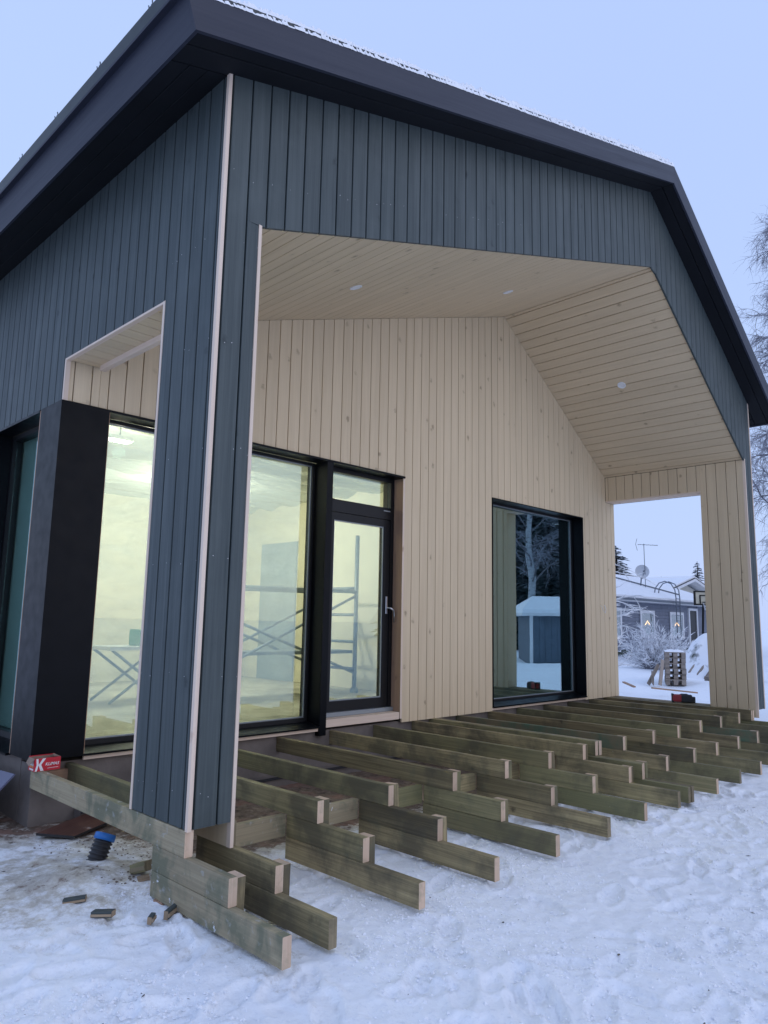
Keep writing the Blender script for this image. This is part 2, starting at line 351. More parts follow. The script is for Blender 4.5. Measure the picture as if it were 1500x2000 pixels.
def plank(name, O, A, L, N, a0, a1, l0, l1, t, mat, parent, gap=0.007, ch=0.0025, breaks=(), tail=0.0):
    """one cladding board: O origin, A across, L along, N outward; l0/l1 numbers or functions of a; outer face at N=0, back at -t"""
    O, A, L, N = Vector(O), Vector(A), Vector(L), Vector(N)
    f0 = l0 if callable(l0) else (lambda a: l0)
    f1 = l1 if callable(l1) else (lambda a: l1)
    b0, b1 = a0+gap/2, a1-gap/2
    prof = [(b0, -t), (b0, -ch), (b0+ch, 0)] + [(b, 0) for b in breaks if b0+2*ch < b < b1-2*ch] + [(b1-ch, 0), (b1, -ch), (b1, -t)]
    uo = random.random()*30; vo = random.random()*60
    m = MB(); k = len(prof)
    P0 = [O+A*a+L*f0(a)+N*d for a, d in prof]; P1 = [O+A*a+L*f1(a)+N*d for a, d in prof]
    m.v = [tuple(p) for p in P0+P1]
    for i in range(k):
        j = (i+1) % k
        m.f.append((i, j, k+j, k+i)); m.mi.append(0); m.sm.append(False)
        m.uv += [(uo+prof[i][0], vo+f0(prof[i][0])), (uo+prof[j][0], vo+f0(prof[j][0])), (uo+prof[j][0], vo+f1(prof[j][0])), (uo+prof[i][0], vo+f1(prof[i][0]))]
    m.f.append(tuple(range(k-1, -1, -1))); m.f.append(tuple(range(k, 2*k))); m.mi += [0, 0]; m.sm += [False, False]
    m.uv += [(uo+a, vo+d) for a, d in reversed(prof)] + [(uo+a, vo+d) for a, d in prof]
    return m.build(name, mat, parent)

# value noise
_T = rng.random((256, 256))
def vn(x, y):
    xi = np.floor(x).astype(int); yi = np.floor(y).astype(int); fx = x-xi; fy = y-yi
    fx = fx*fx*(3-2*fx); fy = fy*fy*(3-2*fy)
    a = _T[xi & 255, yi & 255]; b = _T[(xi+1) & 255, yi & 255]; c = _T[xi & 255, (yi+1) & 255]; d = _T[(xi+1) & 255, (yi+1) & 255]
    return (a*(1-fx)+b*fx)*(1-fy)+(c*(1-fx)+d*fx)*fy
def fbm(x, y, o=4):
    s = 0; a = 0.5
    for i in range(o): s = s+a*(vn(x*2**i+17*i, y*2**i+5*i)-0.5); a *= 0.5
    return s
def sstep(a, b, x): t = np.clip((x-a)/(b-a), 0, 1); return t*t*(3-2*t)

# ------------------------------------------------------------------ ground
def axis_pts(segs):
    out = []
    for a, b, st in segs: out += list(np.arange(a, b-1e-6, st))
    out.append(segs[-1][1]); return np.array(out)
gx = axis_pts([(-900, -100, 100), (-100, -20, 10), (-20, -4, 1), (-4, -1.3, 0.15), (-1.3, 5.0, 0.017), (5.0, 6.5, 0.03), (6.5, 12, 0.06), (12, 26, 0.2), (26, 60, 1.2), (60, 200, 14), (200, 1000, 100)])
gy = axis_pts([(-900, -100, 100), (-100, -20, 10), (-20, -5, 1), (-5, -2.7, 0.12), (-2.7, 0.5, 0.017), (0.5, 2.1, 0.03), (2.1, 8, 0.12), (8, 20, 0.5), (20, 60, 2.5), (60, 200, 14), (200, 1000, 100)])
X, Y = np.meshgrid(gx, gy, indexing='ij')
soil = sstep(0.30, 0.85, Y)*sstep(-0.35, 0.55, X)*(1-sstep(8.0, 8.3, X))*(1-sstep(2.4, 3.0, Y))           # dry ground under the roof
soil = np.maximum(soil, 0.80*sstep(1.35, 2.1, Y)*sstep(-2.5, -0.6, X)*(1-sstep(0.4, 0.9, X)))
soil = soil*(1-0.42*(1-sstep(0.35, 0.85, X))*(1-sstep(1.2, 1.75, Y)))
soil = np.maximum(soil, 0.62*np.exp(-((X-0.17)**2/0.035+(Y-0.80)**2/0.03)))
soil = np.maximum(soil, 0.50*np.exp(-((X+0.25)**2/0.55+(Y-0.95)**2/0.6)))
soil = np.maximum(soil, 0.30*np.exp(-((X-0.1)**2/0.10+(Y+0.30)**2/0.35)))
near = np.exp(-(np.hypot(X-2.5, Y+0.5)/14)**2)
Z = 0.035*fbm(X*1.7, Y*1.7, 3)*near + 0.016*fbm(X*6, Y*6, 3)*near + 0.020*fbm(X*14, Y*14, 2)*near + 0.012*fbm(X*31, Y*31, 1)*near + 0.0022*(rng.random(X.shape)-0.5)*near
Z += 0.35*fbm(X*0.35, Y*0.35, 3)*sstep(9.5, 15, X)*(1-sstep(60, 100, X))*np.exp(-((Y-3)/30)**2)
Z += 0.22*np.maximum(0, fbm(X*0.8+3, Y*0.8, 3))*sstep(10, 13, X)*(1-sstep(24, 30, X))
for i in range(460):                                                   # boot prints
    fx, fy = random.uniform(-1.0, 8.5), random.uniform(-3.0, 0.4); an = random.choice((R(25), R(200), R(70), R(-20)))+random.gauss(0, 0.5)
    sl = (np.abs(gx-fx) < 0.3); sm_ = (np.abs(gy-fy) < 0.3)
    ix = np.where(sl)[0]; iy = np.where(sm_)[0]
    if len(ix) == 0 or len(iy) == 0: continue
    XX = X[np.ix_(ix, iy)]-fx; YY = Y[np.ix_(ix, iy)]-fy
    a = XX*math.cos(an)+YY*math.sin(an); b = -XX*math.sin(an)+YY*math.cos(an)
    rr = np.sqrt((a/0.15)**2+(b/0.055)**2)
    Z[np.ix_(ix, iy)] += -0.016*(1-sstep(0.8, 1.05, rr))*(0.6+0.4*np.sin(a*120)**2) + 0.007*np.exp(-((rr-1.22)/0.18)**2)
Z += 0.002
Z += 0.05*np.exp(-((X+0.1)**2/0.10+(Y-0.85)**2/0.12))                   # mound round the drain pipe
Z = np.where(np.hypot(X, Y) > 120, -0.3, Z)
nx, ny = X.shape
verts = np.stack([X, Y, Z], -1).reshape(-1, 3)
i, j = np.meshgrid(np.arange(nx-1), np.arange(ny-1), indexing='ij')
a = (i*ny+j).ravel(); faces = np.stack([a, a+ny, a+ny+1, a+1], -1)
me = bpy.data.meshes.new('ground'); me.from_pydata(verts.tolist(), [], faces.tolist())
at = me.attributes.new('soil', 'FLOAT', 'POINT'); at.data.foreach_set('value', soil.ravel().astype(np.float32))
me.polygons.foreach_set('use_smooth', [True]*len(me.polygons)); me.materials.append(M['ground']); me.update()
tag(link(bpy.data.objects.new('ground', me)), 'trampled blue-white snow with bare soil under the porch', None, kind='structure')
# loose snow crumbs and bark flecks lying on it
def zground(x, y):
    i = np.clip(np.searchsorted(gx, x)-1, 0, nx-2); j = np.clip(np.searchsorted(gy, y)-1, 0, ny-2)
    return np.maximum(np.maximum(Z[i, j], Z[i+1, j]), np.maximum(Z[i, j+1], Z[i+1, j+1]))
def scatter(name, n, xr, yr, smin, smax, flat, mat, seed, lab, pw=2.2, xpow=1.4):
    r = np.random.default_rng(seed); x = xr[0]+(xr[1]-xr[0])*r.random(n)**xpow; y = yr[0]+(yr[1]-yr[0])*r.random(n)
    clump = vn(x*2.1+9, y*2.1+4); keep = r.random(n) < np.clip(clump*2.4-0.75, 0.03, 1); x = x[keep]; y = y[keep]; n = len(x)
    sz = smin+(smax-smin)*r.random(n)**pw; z = zground(x, y)
    base = np.array([(1, 0, 0), (0, 1, 0), (-1, 0, 0), (0, -1, 0), (0, 0, 1), (0, 0, -1)], float)
    V = base[None]*sz[:, None, None]*(0.6+0.8*r.random((n, 6, 1))); V[..., 2] *= flat
    if flat < 0.4: V[..., 0] *= 2.2
    an = r.random(n)*6.28; c, s_ = np.cos(an)[:, None], np.sin(an)[:, None]
    P = np.stack([V[..., 0]*c-V[..., 1]*s_+x[:, None], V[..., 0]*s_+V[..., 1]*c+y[:, None], V[..., 2]+z[:, None]-0.1*sz[:, None]*flat], -1)
    F = np.array([(0, 1, 4), (1, 2, 4), (2, 3, 4), (3, 0, 4), (1, 0, 5), (2, 1, 5), (3, 2, 5), (0, 3, 5)])
    FF = (F[None]+(np.arange(n)*6)[:, None, None]).reshape(-1, 3)
    me = bpy.data.meshes.new(name); me.from_pydata(P.reshape(-1, 3).tolist(), [], FF.tolist()); me.materials.append(M[mat]); me.update()
    tag(link(bpy.data.objects.new(name, me)), lab, name.replace('_', ' '), kind='stuff')
scatter('snow_crumbs', 52000, (-1.2, 7.5), (-2.7, 0.5), 0.002, 0.0115, 0.6, 'snow', 3, 'small loose crumbs of trodden snow in front of the deck frame')
scatter('bark_flecks', 520, (-1.2, 6.0), (-2.5, 1.6), 0.0015, 0.007, 0.25, 'bark', 5, 'dark bark flecks and splinters strewn over the trodden snow')
scatter('soil_crumbs', 1900, (-0.1, 0.8), (0.55, 1.9), 0.0012, 0.009, 0.5, 'soilcrumb', 8, 'brown frozen soil crumbs round the drain pipe and plinth', 2.2, 1.0)
del verts, faces, a

# ------------------------------------------------------------------ the new house
B = 0.1323
XL, XR, WD, XRG, DP = 0.265, 8.120, 8.385, 5.517, 2.012
ZCT, ZCB, ZOT, ZR, ZTOP, ZLO, YL = 4.462, 0.40, 3.645, 5.395, 6.297, 3.27, 0.59
YEND = 7.6
SLL, SLR = (ZTOP-ZCT)/XRG, (ZTOP-ZCT)/(WD-XRG)
def ztop(x): return ZCT+SLL*x if x < XRG else ZTOP-SLR*(x-XRG)
CL, CR = (ZR-ZOT)/(XRG-XL), (ZR-ZOT)/(XR-XRG)
def zceil(x): return ZOT+CL*(x-XL) if x < XRG else ZR-CR*(x-XRG)
house = thing('wooden_house', 'new dark-clad gabled wooden house with beige-lined open porch and timber deck frame', 'house', (4.2, 2.0, 0))
T = 0.021
# gable wall, its core and boards
m = MB()
y0, y1 = T+0.002, 0.20
m.prism([(0.024, ZCB), (XL-0.04, ZCB), (XL-0.04, ZOT+0.03), (XRG, ZR+0.03), (XR+0.04, ZOT+0.03), (XR+0.04, ZCB), (WD-0.024, ZCB), (WD-0.024, ZCT), (XRG, ZTOP), (0.024, ZCT)], 1, y0, y1)
gable = m.build('gable_wall', 'soffit', house)
xs = [0.0311+B*k for k in range(0, 64)]
for k in range(len(xs)-1):
    a0, a1 = xs[k], min(xs[k+1], WD-0.024)
    if a0 > WD-0.05: break
    segs = []
    xe0, xe1 = XL-0.02, XR+0.02
    if a1 <= xe0 or a0 >= xe1: segs = [(a0, a1, lambda a: ZCB)]
    elif a0 < xe0:
        segs = [(a0, a1, lambda a: zceil(max(a, XL))-0.004)]
        plank('board', (0, 0, 0), (1, 0, 0), (0, 0, 1), (0, -1, 0), a0, xe0+0.005, ZCB, lambda a: ZOT-0.0045, T, 'dark', gable, gap=0.010)
    elif a1 > xe1:
        segs = [(a0, a1, lambda a: zceil(min(a, XR))-0.02)]
        plank('board', (0, 0, 0), (1, 0, 0), (0, 0, 1), (0, -1, 0), xe1-0.005, a1, ZCB, lambda a: ZOT-0.0205, T, 'dark', gable, gap=0.010)
    else: segs = [(a0, a1, lambda a: zceil(a)-(0.004 if a < XRG else 0.02))]
    for s0, s1, fb in segs:
        if s1-s0 < 0.012: continue
        plank('board', (0, 0, 0), (1, 0, 0), (0, 0, 1), (0, -1, 0), s0, s1, fb, lambda a: ztop(a)+0.03, T, 'dark', gable, gap=0.010, breaks=(XRG,))
# left wall
m = MB()
m.prism([(0.024, ZCB), (YL-0.024, ZCB), (YL-0.024, ZLO+0.03), (DP+0.03, ZLO+0.03), (DP+0.03, 2.99), (YEND, 2.99), (YEND, ZCT), (0.024, ZCT)], 0, T+0.002, 0.20)
m.box(T+0.002, 0.20, 3.46, YEND, 0.42, 2.985)
lwall = m.build('side_wall', 'soffit', house)
ys = [0.0555+B*k for k in range(0, 60)]
def lw_bottom(y):
    if y < YL: return ZCB
    if y < DP: return ZLO+0.012
    return 2.967 if y < 3.42 else 0.42
prev = 0.024
for k, yk in enumerate([0.024]+ys):
    nxt = ys[0] if k == 0 else ys[min(k, len(ys)-1)]
    if k == 0: a0, a1 = 0.024, ys[0]
    else:
        a0, a1 = ys[k-1], ys[k] if k < len(ys) else ys[-1]
    if a1-a0 < 0.01 or a0 > YEND-0.2: continue
    cuts = [a0]+[c for c in (YL, DP, 3.42) if a0+0.012 < c < a1-0.012]+[a1]
    zbs = [lw_bottom((c0+c1)/2) for c0, c1 in zip(cuts[:-1], cuts[1:])]
    plank('board', (0, 0, 0), (0, 1, 0), (0, 0, 1), (-1, 0, 0), a0, a1, max(zbs), ZCT+0.06, T, 'dark', lwall, gap=0.012)
    for c0, c1, zb in zip(cuts[:-1], cuts[1:], zbs):
        if zb < max(zbs)-0.001:
            plank('board', (0, 0, 0), (0, 1, 0), (0, 0, 1), (-1, 0, 0), c0-(0.006 if c0 != a0 else 0), c1+(0.006 if c1 != a1 else 0), zb, max(zbs)-0.0005, T, 'dark', lwall, gap=0.012)
# right outer wall (outside face barely seen)
m = MB(); m.prism([(0.024, ZCB), (YL-0.024, ZCB), (YL-0.024, ZLO+0.016), (DP+0.03, ZLO+0.016), (DP+0.03, ZCB), (YEND, ZCB), (YEND, ZCT), (0.024, ZCT)], 0, WD-0.20, WD-0.023)
rwall = m.build('side_wall', 'soffit', house)
for k in range(0, 58):
    a0 = 0.026+B*k
    if a0+B > YEND: break
    c = a0+B/2; zb = ZCB if c < YL or c > DP else ZLO
    plank('board', (WD, 0, 0), (0, 1, 0), (0, 0, 1), (1, 0, 0), a0, a0+B, zb, ZCT+0.03, T, 'dark', rwall)
# raw corner battens and raw edges of the linings
for nm, b in [('corner_batten', (-0.003, 0.0195, -0.004, 0.0195, ZCB-0.006, ZCT+0.02)), ('corner_batten', (WD-0.0195, WD+0.003, -0.003, 0.0195, ZCB-0.006, ZCT+0.02)),
              ('edge_strip', (XL-0.0195, XL+0.001, -0.0035, 0.03, 0.275, ZOT+0.004)), ('edge_strip', (XR-0.001, XR+0.0195, -0.0035, 0.03, 0.30, ZOT+0.01)),
              ('edge_strip', (-0.003, 0.03, YL-0.021, YL+0.001, ZCB-0.004, ZLO+0.012)),
              ('edge_strip', (-0.003, 0.03, DP-0.012, DP+0.010, 2.967, ZLO)), ('edge_strip', (-0.002, 0.03, YL+0.001, DP+0.010, ZLO-0.003, ZLO+0.0115)),
              ]:
    MB().box(*b).build(nm, 'raw', house)
# porch piers: linings on the hidden sides so that the piers are solid
m = MB(); m.box(XL-0.018, XL-0.0005, 0.031, YL-0.001, 0.275, ZOT-0.002, axis=2); m.box(0.201, XL-0.019, 0.201, YL-0.022, ZCB, ZLO+0.02, axis=2)
m.box(0.031, XL-0.02, YL-0.02, YL-0.0015, ZCB, ZLO+0.01, axis=2)
m.build('pier_lining', 'beige', house)
m = MB(); m.box(XR+0.0225, WD-0.201, 0.201, YL-0.022, ZCB, ZLO, axis=2); m.build('pier_core', 'soffit', house)
# right inner wall boards
m = MB(); m.box(XR+0.021, XR+0.04, 0.201, YL-0.022, 0.30, ZOT, axis=2); m.box(XR+0.0225, WD-0.201, YL, DP+0.2, ZLO+0.016, ZOT, axis=1)
rin = m.build('porch_side_lining', 'soffit', house)
g = [0.0, 0.113]+[0.113+B*k for k in range(1, 16)]
for a0, a1 in zip(g[:-1], g[1:]):
    a0 = max(a0, 0.0195)
    if a0 > DP-0.01: break
    a1 = min(a1, DP)
    if a0 < YL < a1:
        plank('board', (XR, 0, 0), (0, 1, 0), (0, 0, 1), (-1, 0, 0), a0, YL+0.0035, 0.39, ZOT-0.002, 0.02, 'beige', rin, gap=0.0075)
        plank('board', (XR, 0, 0), (0, 1, 0), (0, 0, 1), (-1, 0, 0), YL-0.0035, a1, ZLO, ZOT-0.002, 0.02, 'beige', rin, gap=0.0075)
    else:
        plank('board', (XR, 0, 0), (0, 1, 0), (0, 0, 1), (-1, 0, 0), a0, a1, ZLO if a0 >= YL else (0.30 if a0 < 0.1 else 0.39), ZOT-0.002, 0.02, 'beige', rin, gap=0.0075)
MB().box(XR-0.001, WD-0.02, YL, DP, ZLO+0.0005, ZLO+0.015, axis=1).build('opening_head_strip', 'raw', house)
MB().box(XR+0.0015, WD-0.022, YL-0.0205, YL+0.004, ZCB, ZLO, axis=2).build('pier_lining', 'beige', house)
MB().box(XR+0.01, WD-0.03, YL-0.02, DP+0.02, 0.352, 0.397, axis=1).build('sill_plate', 'treated', house)
# left opening head: soffit boards running across the wall, with a loose raw batten
m = MB(); m.box(0.201, XL-0.02, YL, DP, ZLO+0.014, ZOT, axis=1); lhd = m.build('opening_head', 'soffit', house)
for k in range(12):
    a0 = YL+0.002+B*k; a1 = min(a0+B, DP-0.013)
    if a1-a0 < 0.02: break
    plank('board', (0.0305, 0, ZLO), (0, 1, 0), (1, 0, 0), (0, 0, -1), a0, a1, 0.0, XL-0.032, 0.012, 'beige', lhd, gap=0.009, ch=0.002)
MB().box(0.222, 0.262, YL+0.01, 1.935, ZLO-0.042, ZLO-0.0005).build('batten', 'raw', house)
# ceiling boards
m = MB()
m.face([(XL, 0.2, ZOT+0.03), (XRG, 0.2, ZR+0.03), (XRG, DP+0.2, ZR+0.03), (XL, DP+0.2, ZOT+0.03)])
m.face([(XRG, 0.2, ZR+0.03), (XR, 0.2, ZOT+0.03), (XR, DP+0.2, ZOT+0.03), (XRG, DP+0.2, ZR+0.03)])
m.face([(XL, 0.2, ZOT+0.05), (XRG, 0.2, ZR+0.05), (XRG, DP+0.2, ZR+0.05), (XL, DP+0.2, ZOT+0.05)])
m.face([(XRG, 0.2, ZR+0.05), (XR, 0.2, ZOT+0.05), (XR, DP+0.2, ZOT+0.05), (XRG, DP+0.2, ZR+0.05)])
ceil = m.build('porch_ceiling', 'soffit', house, recalc=False)
for (xa, za, xb, zb, first) in [(XL, ZOT, XRG, ZR, 0.09), (XR, ZOT, XRG, ZR, 0.05)]:
    d = Vector((xb-xa, 0, zb-za)); Ls = d.length; d.normalize(); n = Vector((0, 1, 0)).cross(d)
    if n.z > 0: n = -n
    e = [0.0, first]
    while e[-1] < Ls: e.append(min(e[-1]+B, Ls))
    for a0, a1 in zip(e[:-1], e[1:]):
        if a1-a0 < 0.01: continue
        plank('board', (xa, 0, za), d, (0, 1, 0), n, a0, a1, 0.0225 if True else 0, DP+0.01, 0.02, 'beige', ceil, gap=0.0075, ch=0.002)
# recessed downlights
def downlight(p, n):
    n = Vector(n).normalized(); p = Vector(p)
    a = n.cross(Vector((0, 1, 0))).normalized(); b = n.cross(a)
    m = MB(); k = 20
    prof = [(0.055, -0.002), (0.055, 0.006), (0.046, 0.009), (0.040, 0.004), (0.0, 0.003)]
    rg = [[p+n*h+(a*math.cos(2*math.pi*j/k)+b*math.sin(2*math.pi*j/k))*r for j in range(k)] for r, h in prof[:-1]]
    for r1, r2_ in zip(rg[:-1], rg[1:]):
        for j in range(k): m.face([r1[j], r1[(j+1) % k], r2_[(j+1) % k], r2_[j]], smooth=False)
    m.face(rg[-1])
    return m.build('downlight', 'whiteplastic', ceil)
nl = Vector((CL, 0, -1)); nr = Vector((-CR, 0, -1))
downlight((1.941, 1.011, zceil(1.941)), nl); downlight((4.157, 1.009, zceil(4.157)), nl); downlight((6.758, 1.027, zceil(6.758)), nr)

# back wall with its openings
m = MB(); ya, yb = DP+0.024, DP+0.19
W0, W1, DR = 0.348, 2.54, 3.645           # fixed window left, mullion, door jamb
P0, P1, PB, PT = 5.237, 7.412, 0.447, 2.953
def zlim(x): return zceil(min(max(x, XL), XR))
# core pieces round the openings
m.prism([(0.02, 2.97), (DR, 2.97), (DR, zlim(DR)+0.03), (XL, ZOT+0.03), (0.02, ZOT+0.03)], 1, ya, yb)
m.prism([(DR+0.03, 0.40), (P0-0.012, 0.40), (P0-0.012, zlim(P0)+0.03), (DR+0.03, zlim(DR)+0.03)], 1, ya, yb)
m.prism([(P0-0.012, PT+0.012), (P1+0.012, PT+0.012), (P1+0.012, zlim(P1)+0.03), (XRG, ZR+0.03), (P0-0.012, zlim(P0)+0.03)], 1, ya, yb)
m.prism([(P1+0.012, 0.40), (WD-0.21, 0.40), (WD-0.21, ZOT+0.03), (XR, ZOT+0.03), (P1+0.012, zlim(P1)+0.03)], 1, ya, yb)
m.box(P0-0.012, P1+0.012, ya, yb, 0.40, PB-0.03)
back = m.build('porch_back_wall', 'soffit', house)
gs = [1.79+B*k for k in range(-14, 52)]
for a0, a1 in zip(gs[:-1], gs[1:]):
    if a1 < 0.02 or a0 > WD-0.01: continue
    a0c, a1c = max(a0, 0.012), min(a1, WD-0.001)
    if a1c-a0c < 0.012: continue
    topf = lambda a: (zceil(a) if XL < a < XR else (ZLO if a >= XR else ZOT))-0.003
    cuts = [a0c]+sorted(c for c in (DR+0.012, P0, P1, XL, XR) if a0c+0.006 < c < a1c-0.006)+[a1c]
    for c0, c1 in zip(cuts[:-1], cuts[1:]):
        c = (c0+c1)/2
        q0, q1 = c0-(0.003 if c0 != a0c else 0), c1+(0.003 if c1 != a1c else 0)
        if q1-q0 < 0.014: continue
        tf = (lambda a, c=c: (zceil(min(max(a, XL), XR)) if XL < c < XR else (ZLO if c >= XR else ZOT))-0.003)
        def add(zb, zt): plank('board', (0, DP, 0), (1, 0, 0), (0, 0, 1), (0, -1, 0), q0, q1, zb, zt, 0.02, 'beige', back, gap=0.0075, breaks=(XRG,))
        if c < DR+0.012: add(2.972, tf)
        elif P0 < c < P1: add(PT+0.003, tf)
        else: add(0.398, tf)
MB().box(P0-0.02, P1+0.02, DP+0.003, DP+0.02, 0.405, 0.428).build('edge_strip', 'raw', house)
MB().box(0.36, 2.535, DP+0.003, DP+0.024, 0.408, 0.434).build('edge_strip', 'raw', house)
# hanging cable end on the wall
pts = [(7.873, DP-0.002, 1.708), (7.873, DP-0.03, 1.70), (7.89, DP-0.05, 1.63), (7.93, DP-0.05, 1.60), (7.96, DP-0.045, 1.66), (7.93, DP-0.04, 1.72)]
MB().tube(pts, 0.004, 5).build('cable_end', 'whiteplastic', house)

# windows -----------------------------------------------------------
def window(x0, x1, z0, z1, yp, fw, glass, name='window'):
    """black framed fixed pane in the back wall: reveal lining, frame, pane, glazing bead, sill sheet"""
    m = MB(); f = fw
    m.box(x0, x0+f, yp-0.03, yp+0.05, z0, z1); m.box(x1-f, x1, yp-0.03, yp+0.05, z0, z1)
    m.box(x0+f+.0005, x1-f-.0005, yp-0.03, yp+0.05, z1-f, z1); m.box(x0+f+.0005, x1-f-.0005, yp-0.03, yp+0.05, z0, z0+f*1.5)
    w = m.build(name, 'blackframe', house)
    MB().box(x0+f+.001, x1-f-.001, yp, yp+0.004, z0+f*1.5+.001, z1-f-.001).build('pane', glass, w)
    m = MB(); bd = 0.010; a, b, c, d = x0+f+.0007, x1-f-.0007, z0+f*1.5+.0007, z1-f-.0007
    m.box(a, a+bd, yp-0.012, yp-0.002, c, d); m.box(b-bd, b, yp-0.012, yp-0.002, c, d); m.box(a+bd, b-bd, yp-0.012, yp-0.002, c, c+bd); m.box(a+bd, b-bd, yp-0.012, yp-0.002, d-bd, d)
    m.build('glazing_bead', 'gasket', w)
    return w
YP = 2.20
w1 = window(W0+0.03, W1-0.012, 0.475, 2.945, YP, 0.028, 'glass')
# sheet-metal reveals of the first window and the lintel sheet over window and door
m = MB(); m.box(W0, DR+0.0, DP-0.018, YP-0.031, 2.947, 2.966); m.build('lintel_sheet', 'blackmetal', house)
m = MB(); m.prism([(DP-0.022, 0.438), (DP-0.022, 0.452), (YP-0.031, 0.482), (YP-0.031, 0.455)], 0, W0+.001, W1-.001); m.build('sill_sheet', 'blackmetal', w1)
MB().box(W1, W1+0.078, DP-0.012, YP+0.05, 0.366, 2.946, axis=2).build('mullion_sheet', 'blackmetal', house)
# black corner box
m = MB(); m.box(-0.012, W0, DP-0.016, 2.385, 0.44, 2.965, axis=2); cbx = m.build('corner_cladding', 'blackmetal', house)
MB().box(-0.006, 0.03, 2.386, 2.414, 0.44, 2.960, axis=2).build('edge_strip', 'rawdark', cbx)
MB().box(W0+0.0005, W0+0.006, DP-0.012, DP-0.004, 0.44, 2.95, axis=2).build('edge_strip', 'rawdark', cbx)
# door with transom
YD = 2.185
m = MB(); dx0, dx1 = W1+0.08, DR-0.002
m.box(dx0, dx0+0.05, YD-0.03, YD+0.09, 0.51, 2.945); m.box(dx1-0.05, dx1, YD-0.03, YD+0.09, 0.51, 2.945)
m.box(dx0+.0505, dx1-.0505, YD-0.03, YD+0.09, 2.905, 2.945); m.box(dx0+.0505, dx1-.0505, YD-0.03, YD+0.09, 2.50, 2.60)
tr = m.build('door_frame', 'blackframe', house)
m = MB(); m.box(dx0+0.0505, dx0+0.17, YD-0.02, YD-0.004, 2.601, 2.632); m.box(dx0+.0505, dx1-.0505, YD-0.02, YD-0.005, 2.601, 2.628); m.build('transom_sash', 'blackframe', tr)
MB().box(dx0+.055, dx1-.055, YD, YD+0.004, 2.629, 2.904).build('pane', 'glass', tr)
MB().box(dx1-0.16, dx1-0.06, YD-0.034, YD-0.0305, 2.585, 2.597).build('trickle_vent', 'gasket', tr)
m = MB(); l0, l1, lz0, lz1 = dx0+0.052, dx1-0.052, 0.545, 2.495; s = 0.075
m.box(l0, l0+s+0.045, YD-0.022, YD+0.05, lz0, lz1); m.box(l1-s-0.01, l1, YD-0.022, YD+0.05, lz0, lz1)
m.box(l0+s+.0455, l1-s-.0105, YD-0.022, YD+0.05, lz1-0.075, lz1); m.box(l0+s+.0455, l1-s-.0105, YD-0.022, YD+0.05, lz0, lz0+0.10)
door = m.build('door', 'blackframe', house)
g0, g1, g2_, g3 = l0+s+.046, l1-s-.011, lz0+.1005, lz1-.0755
MB().box(g0, g1, YD, YD+0.004, g2_, g3).build('pane', 'glass', door)
m = MB(); bd = 0.012
m.box(g0, g0+bd, YD-0.012, YD-0.002, g2_, g3); m.box(g1-bd, g1, YD-0.012, YD-0.002, g2_, g3); m.box(g0+bd, g1-bd, YD-0.012, YD-0.002, g2_, g2_+bd); m.box(g0+bd, g1-bd, YD-0.012, YD-0.002, g3-bd, g3)
m.build('glazing_bead', 'gasket', door)
hx = l1-0.038
m = MB(); m.box(hx-0.014, hx+0.014, YD-0.034, YD-0.0225, 1.50, 1.68, ch=0.004)
m.tube([(hx, YD-0.03, 1.56), (hx, YD-0.075, 1.56), (hx+0.012, YD-0.085, 1.555), (hx+0.05, YD-0.085, 1.535), (hx+0.062, YD-0.083, 1.49), (hx+0.064, YD-0.08, 1.42)], [0.009, 0.009, 0.010, 0.010, 0.0095, 0.008], 8)
m.build('handle', 'steel', door)
MB().box(dx0, dx1, YD-0.06, YD+0.09, 0.505, 0.544).build('threshold', 'gasket', door)
MB().box(W1+0.079, DR-0.03, DP-0.005, YD-0.0615, 0.434, 0.503).build('door_sill', 'raw', house)
m = MB(); m.box(DR-0.001, DR+0.012, DP+0.006, YD+0.05, 0.436, 2.946, axis=2); m.build('door_jamb', 'rawdark', house)
MB().box(DR-0.014, DR+0.010, DP-0.002, DP+0.005, 0.436, 2.946, axis=2).build('edge_strip', 'raw', house)
# right picture window
w2 = window(P0+0.004, P1-0.004, PB+0.012, PT-0.004, YP, 0.03, 'glass_big')
m = MB(); m.box(P0-0.006, P1+0.006, DP-0.012, YP-0.031, PT-0.010, PT+0.002)
m.box(P0-0.006, P0+0.003, DP-0.010, YP-0.031, PB, PT-0.011, axis=2); m.box(P1-0.003, P1+0.006, DP-0.010, YP-0.031, PB, PT-0.011, axis=2)
m.build('reveal_sheet', 'blackmetal', w2)
m = MB(); m.prism([(DP-0.024, PB-0.012), (DP-0.024, PB+0.002), (YP-0.031, PB+0.035), (YP-0.031, PB-0.005)], 0, P0+.0035, P1-.0035); m.build('sill_sheet', 'blackmetal', w2)
# window in the left wall, past the corner
XP = 0.16
m = MB(); m.box(XP-0.03, XP+0.05, 2.415, 2.45, 0.475, 2.945); m.box(XP-0.03, XP+0.05, 3.37, 3.42, 0.475, 2.945); m.box(XP-0.03, XP+0.05, 2.4505, 3.3695, 2.905, 2.945); m.box(XP-0.03, XP+0.05, 2.4505, 3.3695, 0.475, 0.52)
w3 = m.build('window', 'blackframe', house)
MB().box(XP, XP+0.004, 2.451, 3.369, 0.521, 2.904).build('pane', 'glass', w3)
MB().box(XP+0.06, XP+0.07, 2.42, 3.42, 0.48, 2.94).build('inner_cover', 'tealcover', w3)
m = MB(); m.box(-0.012, XP-0.031, 2.415, 3.42, 2.947, 2.966); m.box(-0.012, XP-0.031, 3.40, 3.425, 0.45, 2.9465, axis=2); m.prism([(-0.03, 0.425), (-0.03, 0.44), (XP-0.031, 0.475), (XP-0.031, 0.44)], 1, 2.416, 3.399)
m.build('reveal_sheet', 'blackmetal', w3)

